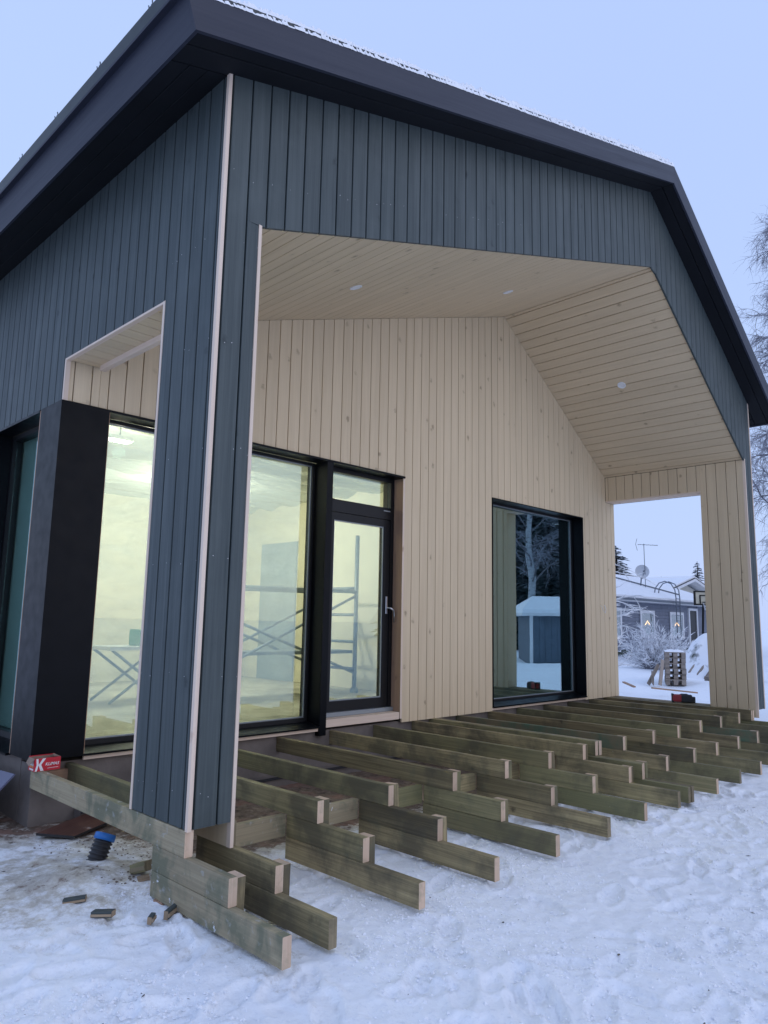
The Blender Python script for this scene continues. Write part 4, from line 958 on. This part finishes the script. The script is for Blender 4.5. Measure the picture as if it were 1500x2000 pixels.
dr = m.build('door', 'whitepaint', nh); MB().box(38.282, 39.218, YH-0.02, YH+0.03, 0.13, 2.329).build('leaf', 'blackframe', dr); MB().tube([(39.1, YH-0.03, 1.25), (39.1, YH-0.08, 1.25), (38.98, YH-0.08, 1.25)], 0.012, 6).build('handle', 'steel', dr)
EZ = 2.75; EY = YH-0.5; RY, RZ = 16.1, 4.20
m = MB(); E = [(HX0-0.5, EY, EZ), (HX1+0.5, EY, EZ), (HX1+0.5, 19.8, EZ), (HX0-0.5, 19.8, EZ)]; r0, r1 = (HX0+3, RY, RZ), (39.4, RY, RZ)
for f in ([E[0], E[1], r1, r0], [E[1], E[2], r1], [E[2], E[3], r0, r1], [E[3], E[0], r0]): m.face(f)
m.face([(x, y, z_-0.16) for x, y, z_ in reversed(E)])
for i_ in range(4): m.face([E[i_], (E[i_][0], E[i_][1], EZ-0.16), (E[(i_+1) % 4][0], E[(i_+1) % 4][1], EZ-0.16), E[(i_+1) % 4]])
nroof = m.build('roof', 'whitepaint', nh)
m = MB(); dz = 0.09
up_ = lambda p, e=0: (p[0], p[1], p[2]+dz)
sE = [(HX0-0.45, EY+0.06, EZ+0.02), (HX1+0.42, EY+0.06, EZ+0.02), (HX1+0.42, 19.7, EZ+0.02), (HX0-0.45, 19.7, EZ+0.02)]
for f in ([sE[0], sE[1], r1, r0], [sE[1], sE[2], r1], [sE[2], sE[3], r0, r1], [sE[3], sE[0], r0]): m.face([up_(p) for p in f])
for i_ in range(4): m.face([sE[i_], sE[(i_+1) % 4], up_(sE[(i_+1) % 4]), up_(sE[i_])])
o = m.build('roof_snow', 'snow', nroof); o['kind'] = 'stuff'
MB().tube([(HX0-0.5, EY-0.05, EZ-0.05), (HX1+0.5, EY-0.05, EZ-0.05)], 0.06, 8).build('gutter', 'darksteel', nroof)
def onroof(x, y, h=0.14): return (x, y, EZ+(RZ-EZ)/(RY-EY)*(y-EY)+h)
MB().tube([onroof(33.9, 15.5), onroof(37.6, 13.2)], 0.035, 6).build('roof_rail', 'darksteel', nroof)
# roof ladder with curved top rails
ld = thing('roof_ladder', 'grey metal ladder with hooped top rails on the neighbour house', 'ladder', (35.2, 12.3, 0))
for x in (34.98, 35.45):
    MB().tube([(x, 12.28, 0.5), (x, 12.28, 2.9), (x, 12.32, 3.3), (x-0.02, 12.5, 3.62), (x-0.05, 12.8, 3.75), (x-0.08, 13.1, 3.66), (x-0.1, 13.3, 3.4), (x-0.1, 13.35, 3.1)], 0.028, 8).build('stile', 'darksteel', ld)
for k in range(9):
    MB().tube([(34.98, 12.28, 0.62+0.28*k), (35.45, 12.28, 0.62+0.28*k)], 0.018, 6).build('rung', 'darksteel', ld)
# dish and aerial on the roof
ds = thing('satellite_dish', 'grey satellite dish on the neighbour roof beside the aerial mast', 'dish', (35.5, 14.3, 3.6))
m = MB(); k = 20; cN = Vector((-0.78, -0.6, 0.18)).normalized(); a_ = cN.cross(Vector((0, 0, 1))).normalized(); b_ = a_.cross(cN); C0 = Vector((35.5, 14.28, 4.32))
rg = [[C0+cN*(0.12*(r/0.42)**2)+(a_*math.cos(2*math.pi*j/k)+b_*math.sin(2*math.pi*j/k))*r for j in range(k)] for r in (0.05, 0.14, 0.26, 0.37)]
for q0, q1 in zip(rg[:-1], rg[1:]):
    for j in range(k): m.face([q0[j], q0[(j+1) % k], q1[(j+1) % k], q1[j]], smooth=True)
m.face(rg[0]); m.build('reflector', 'dish', ds, recalc=False)
MB().tube([C0-b_*0.38, C0+cN*0.45-b_*0.1], 0.02, 6).tube([C0+cN*0.42-b_*0.12, C0+cN*0.52-b_*0.08], 0.05, 8).build('feed_arm', 'darksteel', ds)
MB().tube([onroof(35.55, 14.4, 0.0), C0-cN*0.05], 0.035, 8).build('mount', 'darksteel', ds)
an_ = thing('roof_aerial', 'thin television aerial mast with yagi on the neighbour roof', 'aerial', (35.5, 14.12, 3.5))
MB().tube([onroof(35.6, 14.15, 0.0), (35.45, 14.1, 5.82)], 0.018, 8).build('mast', 'darksteel', an_)
MB().tube([(35.25, 14.35, 5.78), (35.95, 13.55, 5.74)], 0.014, 6).build('boom', 'darksteel', an_)
for t in (0.1, 0.3, 0.5, 0.7, 0.9):
    p = Vector((35.25, 14.35, 5.78)).lerp(Vector((35.95, 13.55, 5.74)), t); MB().tube([p-Vector((0.12, 0.12, 0)), p+Vector((0.12, 0.12, 0))], 0.008, 5).build('element', 'darksteel', an_)
MB().tube([(35.3, 14.4, 5.45), (35.22, 14.45, 5.8), (35.3, 14.4, 6.1)], 0.012, 5).build('reflector', 'darksteel', an_)
# outbuilding behind, with pale gable
gh = thing('outbuilding', 'pale-gabled outbuilding with snowy roof behind the neighbour house', 'outbuilding', (43.2, 17.0, 0))
g_c, gw_, gy = 43.5, 4.6, 15.2
m = MB(); m.prism([(g_c-gw_, -0.2), (g_c+gw_, -0.2), (g_c+gw_, 3.05), (g_c, 4.05), (g_c-gw_, 3.05)], 1, gy, 21); m.build('wall', 'yellowgable', gh)
m = MB(); m.prism([(g_c-gw_-0.6, 3.0), (g_c, 4.25), (g_c+gw_+0.6, 3.0), (g_c+gw_+0.6, 3.16), (g_c, 4.42), (g_c-gw_-0.6, 3.16)], 1, gy-0.6, 21.5); gr = m.build('roof', 'whitepaint', gh)
m = MB(); m.prism([(g_c-gw_-0.62, 3.165), (g_c, 4.425), (g_c+gw_+0.62, 3.165), (g_c+gw_+0.62, 3.20), (g_c, 4.46), (g_c-gw_-0.62, 3.20)], 1, gy-0.62, 21.5); m.build('verge_trim', 'blackframe', gr)
m = MB(); m.prism([(g_c-gw_-0.55, 3.225), (g_c, 4.465), (g_c+gw_+0.55, 3.225), (g_c+gw_+0.5, 3.32), (g_c, 4.57), (g_c-gw_-0.5, 3.32)], 1, gy-0.55, 21.4); o = m.build('roof_snow', 'snow', gr); o['kind'] = 'stuff'
# basketball hoop
hp = thing('basketball_hoop', 'basketball hoop with black-edged backboard beside the neighbour house door', 'hoop', (33.2, 10.2, 0))
def rot2(x, y, c=(33.2, 10.2), a=R(-40)): return (c[0]+x*math.cos(a)-y*math.sin(a), c[1]+x*math.sin(a)+y*math.cos(a))
def hb(x0, x1, y0, y1, z0, z1, nm, mat):
    m = MB(); p = rot2(x0, (y0+y1)/2); q = rot2(x1, (y0+y1)/2); m.bar((*p, (z0+z1)/2), (*q, (z0+z1)/2), y1-y0, z1-z0); return m.build(nm, mat, hp)
hb(-0.46, 0.46, -0.02, 0.02, 2.52, 3.10, 'backboard', 'boardglass')
m = MB()
for (x0, x1, z0, z1) in ((-0.52, -0.44, 2.46, 3.14), (0.44, 0.52, 2.46, 3.14), (-0.439, 0.439, 2.46, 2.53), (-0.439, 0.439, 3.08, 3.14), (-0.24, -0.19, 2.54, 2.95), (0.19, 0.24, 2.54, 2.95), (-0.189, 0.189, 2.90, 2.95)):
    p = rot2(x0, -0.03); q = rot2(x1, -0.03); m.bar((*p, (z0+z1)/2), (*q, (z0+z1)/2), 0.06, z1-z0)
m.build('backboard_frame', 'blackframe', hp)
m = MB(); pts = [(*rot2(0.2*math.cos(t), -0.27+0.2*math.sin(t)), 2.60) for t in np.linspace(0, 2*math.pi, 17)]; m.tube(pts, 0.02, 6); m.build('rim', 'blackframe', hp)
m = MB()
for t in np.linspace(0, 2*math.pi, 11)[:-1]: m.tube([(*rot2(0.2*math.cos(t), -0.27+0.2*math.sin(t)), 2.59), (*rot2(0.11*math.cos(t+0.4), -0.27+0.11*math.sin(t+0.4)), 2.22)], 0.008, 4)
m.build('net', 'whitepaint', hp)
MB().tube([(*rot2(0, 0.05), 2.75), (*rot2(0, 0.12), 2.3), (*rot2(0.15, 0.5), 1.2), (*rot2(0.55, 0.8), 0.0)], 0.055, 8).build('post', 'blackframe', hp)
MB().tube([(*rot2(0.6, 0.3), 1.9), (*rot2(1.0, 0.1), 0.3)], 0.04, 8).tube([(*rot2(0.75, 0.4), 1.9), (*rot2(1.15, 0.2), 0.3)], 0.04, 8).build('strut', 'blackframe', hp)

# ------------------------------------------------------------------ pallets and tarpaulin heap
PA = R(-65)
def prot(x, y, c=(16.05, 4.40)): return (c[0]+x*math.cos(PA)-y*math.sin(PA), c[1]+x*math.sin(PA)+y*math.cos(PA))
orders = ['snow-capped grey pallet, topmost of its stack', 'second grey pallet from the top of the stack', 'third grey pallet from the top of the stack', 'fourth grey pallet from the top of the stack', 'fifth grey pallet from the top of the stack', 'bottom grey pallet of the stack standing in the snow']
for k in range(6):
    zb = 0.02+0.132*(5-k)
    t = thing('pallet', orders[k], 'pallet', (16.15, 4.55, zb), 'stacked wooden pallets in the yard')
    jx, jy = random.gauss(0, 0.012), random.gauss(0, 0.02)
    def pb(x0, x1, yc, w, z0, z1, nm, along='x'):
        m = MB()
        if along == 'x': p, q = prot(x0+jx, yc+jy), prot(x1+jx, yc+jy)
        else: p, q = prot(yc+jx, x0+jy), prot(yc+jx, x1+jy)
        m.bar((*p, (z0+z1)/2), (*q, (z0+z1)/2), w, z1-z0); return m.build(nm, 'greywood', t)
    for yc in (0.06, 0.33, 0.6, 0.87, 1.14): pb(-0.235, 0.235, yc, 0.11, zb+0.111, zb+0.131, 'deck_board')
    for xc in (-0.185, 0.0, 0.185): pb(0.0, 1.2, xc, 0.1, zb+0.09, zb+0.1105, 'stringer', 'y'); pb(0.0, 1.2, xc, 0.1, zb, zb+0.02, 'base_board', 'y')
    for xc in (-0.185, 0.0, 0.185):
        for yc in (0.06, 0.6, 1.14): pb(xc-0.05, xc+0.05, yc, 0.12, zb+0.0205, zb+0.0895, 'block')
    if k == 0:
        m = MB(); n1, n2 = 10, 18
        for a in range(n1-1):
            for b in range(n2-1):
                def pt(i_, j_):
                    x, y = -0.235+0.47*i_/(n1-1), 1.2*j_/(n2-1); e = min(i_, n1-1-i_, j_, n2-1-j_); return (*prot(x, y), zb+0.1315+(0.035+0.02*fbm(np.array([x*6.]), np.array([y*6.]), 2)[0])*min(1, e/2))
                m.face([pt(a, b), pt(a+1, b), pt(a+1, b+1), pt(a, b+1)], smooth=True)
        o = m.build('snow_cap', 'snow', t, recalc=False); o['kind'] = 'stuff'
# loose boards leaning by the stack
for k, (a, b) in enumerate([((15.62, 4.62, 0.02), (15.82, 4.62, 0.62)), ((15.58, 4.9, 0.02), (15.86, 4.75, 0.5)), ((15.5, 4.75, 0.05), (15.85, 4.9, 0.30))]):
    tag(MB().bar(a, b, 0.1, 0.022, (0.4, 1, 0.1)).build('loose_board', 'greywood'), ['short grey board leaning steeply on the pallet stack', 'longer grey board propped left of the pallets', 'low grey board half buried left of the pallets'][k], 'board')
for k, (a, b, l_) in enumerate([((13.0, 3.62, 0.16), (14.0, 3.1, 0.05), 'thin dark batten sticking out of the yard snow'), ((13.4, 4.2, 0.12), (13.7, 4.6, 0.18), 'brown board end poking from the snow by the opening edge'), ((17.6, 4.25, 0.1), (18.6, 3.9, 0.2), 'snowy dark beam lying right of the pallets')]):
    tag(MB().bar(a, b, 0.06 if k < 2 else 0.18, 0.03 if k < 2 else 0.14).build('loose_batten' if k < 2 else 'loose_beam', 'rawdark' if k < 2 else 'greywood'), l_, 'timber')
# tarp covered heap
tp = thing('tarp_heap', 'snow-covered dark tarpaulin heap right of the pallet stack', 'heap', (19.95, 5.25, 0))
m = MB(); n1 = n2 = 34; g_ = np.linspace(-1, 1, n1); U, V = np.meshgrid(g_, g_, indexing='ij')
HX, HY = 19.95+1.25*U, 5.25+1.25*V
HZ = 1.30*np.exp(-((U-0.1)**2*2.2+(V+0.15)**2*1.6))+0.16*np.abs(fbm(U*3, V*3, 3))*3*np.exp(-(U**2+V**2))+0.12*fbm(U*6, V*6, 3)-0.12
m.v = np.stack([HX, HY, HZ], -1).reshape(-1, 3).tolist()
for a in range(n1-1):
    for b in range(n2-1):
        q = a*n2+b; m.f.append((q, q+n2, q+n2+1, q+1)); m.uv += [(0, 0)]*4; m.mi.append(0); m.sm.append(True)
def tarpsnow():
    b = NB('snow_on_tarpaulin'); g = b.n('NewGeometry'); sx = b.n('SeparateXYZ'); b.l(g.outputs['Normal'], sx.inputs[0])
    n = b.noise(g.outputs['Position'], 2.5, 4, 0.6); e = b.math('ADD', sx.outputs[2], b.math('MULTIPLY', b.math('SUBTRACT', n, 0.5), 0.9))
    b.bsdf(b.mix(b.ramp(e, 0.42, 0.58), (0.05, 0.055, 0.04), (0.85, 0.86, 0.89)), 0.7, 0.3, 0, n, 0.4, 0.03); return b.m
m.build('tarpaulin', tarpsnow(), tp, recalc=False)
for k in range(3):
    a = Vector((18.95-0.05*k, 5.35-0.28*k, 0.02)); MB().tube([a, a+Vector((0.75, -0.25, 0.72))], 0.04, 6).build('pole', 'greywood', tp)

# ------------------------------------------------------------------ trees and bushes
def tubes_obj(name, paths, k, mat, parent):
    m = MB()
    for pts, rad in paths: m.tube(pts, rad, k, caps=False)
    return m.build(name, mat, parent, recalc=False)
def limb(p, d, L, r, n, rnd, droop, wig=0.18):
    pts = [Vector(p)]; d = Vector(d).normalized(); st = L/n
    for i in range(n):
        d = (d+Vector((rnd.gauss(0, wig), rnd.gauss(0, wig), rnd.gauss(0, wig)-droop))).normalized(); pts.append(pts[-1]+d*st)
    return pts, [max(r*(1-0.85*i/n), 0.0025) for i in range(n+1)]
def birch(name, base, Ht, label, seed, tw_len=1.0, dens=1.0, lean=(0, 0), twigmat='twig', barkmat='birch', r0=0.19, spread=0.34):
    rnd = random.Random(seed); t = thing(name, label, 'tree', base)
    bp_ = Vector(base); n = 12
    tp_, tr_ = [], []
    for i in range(n+1):
        f = i/n; tp_.append(bp_+Vector((lean[0]*f*f+rnd.gauss(0, 0.06), lean[1]*f*f+rnd.gauss(0, 0.06), -0.1+Ht*f))); tr_.append(max(r0*(1-0.93*f), 0.015))
    m = MB(); m.tube(tp_, tr_, 10); m.build('trunk', barkmat, t)
    big, small = [], []
    nb = int(46*dens)
    for b in range(nb):
        f = 0.22+0.76*b/nb; i = f*n; k = min(int(i), n-1); p = tp_[k].lerp(tp_[k+1], i-k)
        az = b*2.4+rnd.gauss(0, 0.4); L = (spread*Ht)*(1.05-f)**0.65*rnd.uniform(0.7, 1.15); el = rnd.uniform(0.35, 0.9)
        P, Rr = limb(p, (math.cos(az)*math.cos(el), math.sin(az)*math.cos(el), math.sin(el)), L, 0.055*(1.15-f), 8, rnd, 0.10)
        big.append((P, Rr))
        for s in range(int(9*dens)+2):
            q = rnd.uniform(0.25, 1.0)*8; kk = min(int(q), 7); pp = P[kk].lerp(P[kk+1], q-kk)
            dd = (P[kk+1]-P[kk]).normalized()+Vector((rnd.gauss(0, 0.6), rnd.gauss(0, 0.6), rnd.gauss(0, 0.4)))
            P2, R2 = limb(pp, dd, max(L, 2.6)*rnd.uniform(0.22, 0.45), 0.016, 5, rnd, 0.06); small.append((P2, R2))
            for u in range(int(5*dens)+2):
                q2 = rnd.uniform(0.2, 1.0)*5; k2 = min(int(q2), 4); p3 = P2[k2].lerp(P2[k2+1], q2-k2)
                d3 = (P2[k2+1]-P2[k2]).normalized()*0.6+Vector((rnd.gauss(0, 0.5), rnd.gauss(0, 0.5), rnd.gauss(-0.3, 0.4)))
                small.append(limb(p3, d3, tw_len*rnd.uniform(0.35, 0.95), 0.0075, 4, rnd, 0.14))
    tubes_obj('branches', big, 6, 'barkfrost', t); o = tubes_obj('twigs', small, 3, twigmat, t); o['kind'] = 'stuff'
    return t
birch('birch_tree', (29.7, 4.75, 0.0), 19.0, 'tall frosty bare birch at the right edge of the yard', 3, 0.85, 1.4, spread=0.18)
birch('birch_tree', (41.5, 5.7, 0.0), 15.0, 'shorter bare birch behind the tall one at the right edge', 8, 0.8, 1.2, spread=0.17)
birch('birch_tree', (29.2, -12.75, 0.0), 15.0, 'white-stemmed birch behind the garden shed, mirrored in the picture window', 12, 0.9, 1.0, r0=0.24)
# young snowy tree at the opening edge
yt = thing('young_tree', 'young bare tree with snow-laden branches at the left edge of the far opening', 'tree', (11.95, 4.2, 0))
rnd = random.Random(5); P, Rr = limb((11.95, 4.2, -0.05), (0.02, -0.06, 1), 3.0, 0.035, 8, rnd, -0.02, 0.05)
m = MB(); m.tube(P, Rr, 8); m.build('trunk', 'bark', yt)
big, sm_ = [], []
for b in range(16):
    q = rnd.uniform(0.12, 0.95)*8; k = min(int(q), 7); p = P[k].lerp(P[k+1], q-k)
    az = rnd.choice((R(-50), R(-35), R(-70), R(120), R(10)))+rnd.gauss(0, 0.3); el = rnd.uniform(0.05, 0.6)
    B1 = limb(p, (math.cos(az), math.sin(az), el), rnd.uniform(0.5, 1.05), 0.017, 6, rnd, 0.02, 0.16); big.append(B1)
    for s in range(5):
        q = rnd.uniform(0.2, 1)*6; k = min(int(q), 5); pp = B1[0][k].lerp(B1[0][k+1], q-k)
        sm_.append(limb(pp, (B1[0][k+1]-B1[0][k]).normalized()+Vector((rnd.gauss(0, 0.5), rnd.gauss(0, 0.5), rnd.gauss(0.1, 0.3))), rnd.uniform(0.15, 0.4), 0.012, 4, rnd, 0.03))
tubes_obj('branches', big, 5, 'snowtwig', yt); o = tubes_obj('twigs', sm_, 4, 'snowtwig', yt); o['kind'] = 'stuff'
# snowy bush
bs_ = thing('snowy_bush', 'dense rounded bush white with snow in front of the neighbour house', 'bush', (21.7, 7.4, 0))
rnd = random.Random(9); big, sm_ = [], []
for b in range(190):
    az = rnd.uniform(0, 2*math.pi); el = rnd.uniform(0.35, 1.45)
    B1 = limb((21.7+rnd.gauss(0, 0.12), 7.4+rnd.gauss(0, 0.12), 0.0), (math.cos(az)*math.cos(el), math.sin(az)*math.cos(el), math.sin(el)), rnd.uniform(0.8, 1.65), 0.014, 6, rnd, 0.02, 0.1); big.append(B1)
    for s in range(14):
        q = rnd.uniform(0.3, 1)*6; k = min(int(q), 5); pp = B1[0][k].lerp(B1[0][k+1], q-k)
        sm_.append(limb(pp, (B1[0][k+1]-B1[0][k]).normalized()+Vector((rnd.gauss(0, 0.55), rnd.gauss(0, 0.55), rnd.gauss(0, 0.4))), rnd.uniform(0.12, 0.34), 0.0125, 3, rnd, 0.05))
tubes_obj('stems', big, 4, 'twig', bs_); o = tubes_obj('snowy_twigs', sm_, 4, 'snowtwig', bs_); o['kind'] = 'stuff'
# conifers
def conifer_mesh(Ht, Rd, seed):
    rnd = random.Random(seed); m = MB(); nw = 40
    for w in range(nw):
        f = w/nw; z0 = Ht*(0.06+0.93*f); L = Rd*(1-f)**0.8*rnd.uniform(0.85, 1.1)+0.08
        nbr = int(8-3*f)
        for b in range(nbr):
            az = 2*math.pi*(b+rnd.random()*0.6)/nbr+w; d = Vector((math.cos(az), math.sin(az), 0)); s_ = Vector((-d.y, d.x, 0)); l = L*rnd.uniform(0.75, 1.15)
            seg = 5; zj = z0+rnd.gauss(0, 0.012*Ht); c = [Vector((0, 0, zj))+d*(l*i/seg)+Vector((0, 0, 0.12*l*(i/seg)-0.42*l*(i/seg)**2)) for i in range(seg+1)]
            for i in range(seg):
                for sg in (-1, 1):
                    for q in range(2):
                        o_ = c[i].lerp(c[i+1], q*0.5+rnd.random()*0.3); tl = l*0.42*(1-0.5*i/seg)*rnd.uniform(0.7, 1.25)+0.05
                        tip = o_+s_*sg*tl*0.8+d*tl*0.6+Vector((0, 0, -0.28*tl+rnd.gauss(0, 0.04)))
                        wv = d*tl*0.34
                        m.face([o_-wv, o_+wv, tip+wv*0.25, tip-wv*0.25])
            m.face([c[-1]-s_*0.05*l, c[-1]+s_*0.05*l, c[-1]+d*0.12*l])
    return m
protos = []
def conifer(name, loc, Ht, Rd, label, group, var):
    t = thing(name, label, 'tree', loc, group)
    while len(protos) <= var:
        i_ = len(protos); mm = conifer_mesh(12.0, (2.6, 2.2, 3.0)[i_], 40+i_); tmp = mm.build('crown', 'needle', None, recalc=False)
        cm = tmp.data; bpy.data.objects.remove(tmp)
        m2 = MB(); m2.tube([(0, 0, -0.3), (0, 0, 6), (0, 0, 11.8)], [0.22, 0.13, 0.02], 8); tmp = m2.build('trunk', 'bark', None); tmr = tmp.data; bpy.data.objects.remove(tmp)
        protos.append((cm, tmr))
    s = Ht/12.0; a = random.uniform(0, 6.28)
    for nm, dat in (('crown', protos[var][0]), ('trunk', protos[var][1])):
        o = bpy.data.objects.new(nm, dat); o.scale = (s*Rd, s*Rd, s); o.rotation_euler = (0, 0, a); col.objects.link(o); o.parent = t
conifer('pine_tree', (54.6, 25.4, 0), 8.2, 1.7, 'dark frosted pine behind the neighbour house left of the dish', None, 2)
conifer('spruce_tree', (59.3, 20.6, 0), 7.0, 1.35, 'small pointed spruce behind the outbuilding roof', None, 1)
conifer('spruce_tree', (54.5, 21.6, 0), 5.5, 0.7, 'smallest spruce tip peeping out by the ladder hoops', None, 1)
fl = 'dark frosted conifer of the wood off to the right, mirrored in the picture window'
spots = []
for k in range(30):
    th = R(-41+(k % 15)*1.3+random.uniform(-.3, .3)); r_ = (46 if k < 15 else 56)+random.uniform(-3, 3); spots.append((-1.98+r_*math.cos(th), 7.6+r_*math.sin(th)))
for k, (x, y) in enumerate(spots): conifer('spruce_tree', (x, y, 0), random.uniform(11, 17), random.uniform(0.8, 1.1), fl, 'conifers of the wood mirrored in the window', k % 3)

# ------------------------------------------------------------------ shed seen mirrored in the picture window
sh = thing('garden_shed', 'small grey shed with white corner boards and snowy roof, mirrored in the picture window', 'shed', (23.6, -7.0, 0))
ad = Vector((0.70, 0.714, 0)); bd2 = Vector((0.714, -0.70, 0)); S0 = Vector((22.35, -8.3, 0))
def sp(a, b, z_): p = S0+ad*a+bd2*b; return (p.x, p.y, z_)
def sbox(a0, a1, b0, b1, z0, z1, nm, mat, par):
    m = MB(); p, q = sp(a0, (b0+b1)/2, (z0+z1)/2), sp(a1, (b0+b1)/2, (z0+z1)/2); m.bar(p, q, b1-b0, z1-z0); return m.build(nm, mat, par)
sw = sbox(0, 3.6, 0, 2.6, -0.2, 1.95, 'wall', 'shedsiding', sh)
for k in range(15): sbox(0.1+k*0.235, 0.1+k*0.235+0.225, -0.022, -0.001, 0.0, 1.9, 'siding_board', 'shedsiding', sw)
sbox(-0.03, 0.09, -0.05, -0.001, -0.1, 1.93, 'corner_board', 'whitepaint', sh); sbox(3.52, 3.64, -0.05, -0.001, -0.1, 1.93, 'corner_board', 'whitepaint', sh)
m = MB()
for nm_z in (0,):
    e = [sp(-0.4, -0.45, 1.86), sp(4.0, -0.45, 1.86), sp(4.0, 3.05, 1.86), sp(-0.4, 3.05, 1.86)]; rr0, rr1 = sp(0.35, 1.3, 2.42), sp(3.3, 1.3, 2.42)
    for f in ([e[0], e[1], rr1, rr0], [e[1], e[2], rr1], [e[2], e[3], rr0, rr1], [e[3], e[0], rr0]): m.face(f)
    lw_ = [(p[0], p[1], p[2]-0.1) for p in e]; m.face(list(reversed(lw_)))
    for i_ in range(4): m.face([e[i_], lw_[i_], lw_[(i_+1) % 4], e[(i_+1) % 4]])
srf = m.build('roof', 'whitepaint', sh)
m = MB()
e = [sp(-0.38, -0.43, 1.865), sp(3.98, -0.43, 1.865), sp(3.98, 3.03, 1.865), sp(-0.38, 3.03, 1.865)]; h_ = 0.14
rr0, rr1 = sp(0.35, 1.3, 2.425), sp(3.3, 1.3, 2.425); U3 = lambda p: (p[0], p[1], p[2]+h_)
for f in ([e[0], e[1], rr1, rr0], [e[1], e[2], rr1], [e[2], e[3], rr0, rr1], [e[3], e[0], rr0]): m.face([U3(p) for p in f])
for i_ in range(4): m.face([e[i_], e[(i_+1) % 4], U3(e[(i_+1) % 4]), U3(e[i_])])
o = m.build('roof_snow', 'snow', srf); o['kind'] = 'stuff'

scene.render.engine = 'CYCLES'
scene.cycles.max_bounces = 10; scene.cycles.diffuse_bounces = 5; scene.cycles.glossy_bounces = 5; scene.cycles.transparent_max_bounces = 12
scene.cycles.caustics_reflective = False; scene.cycles.caustics_refractive = False
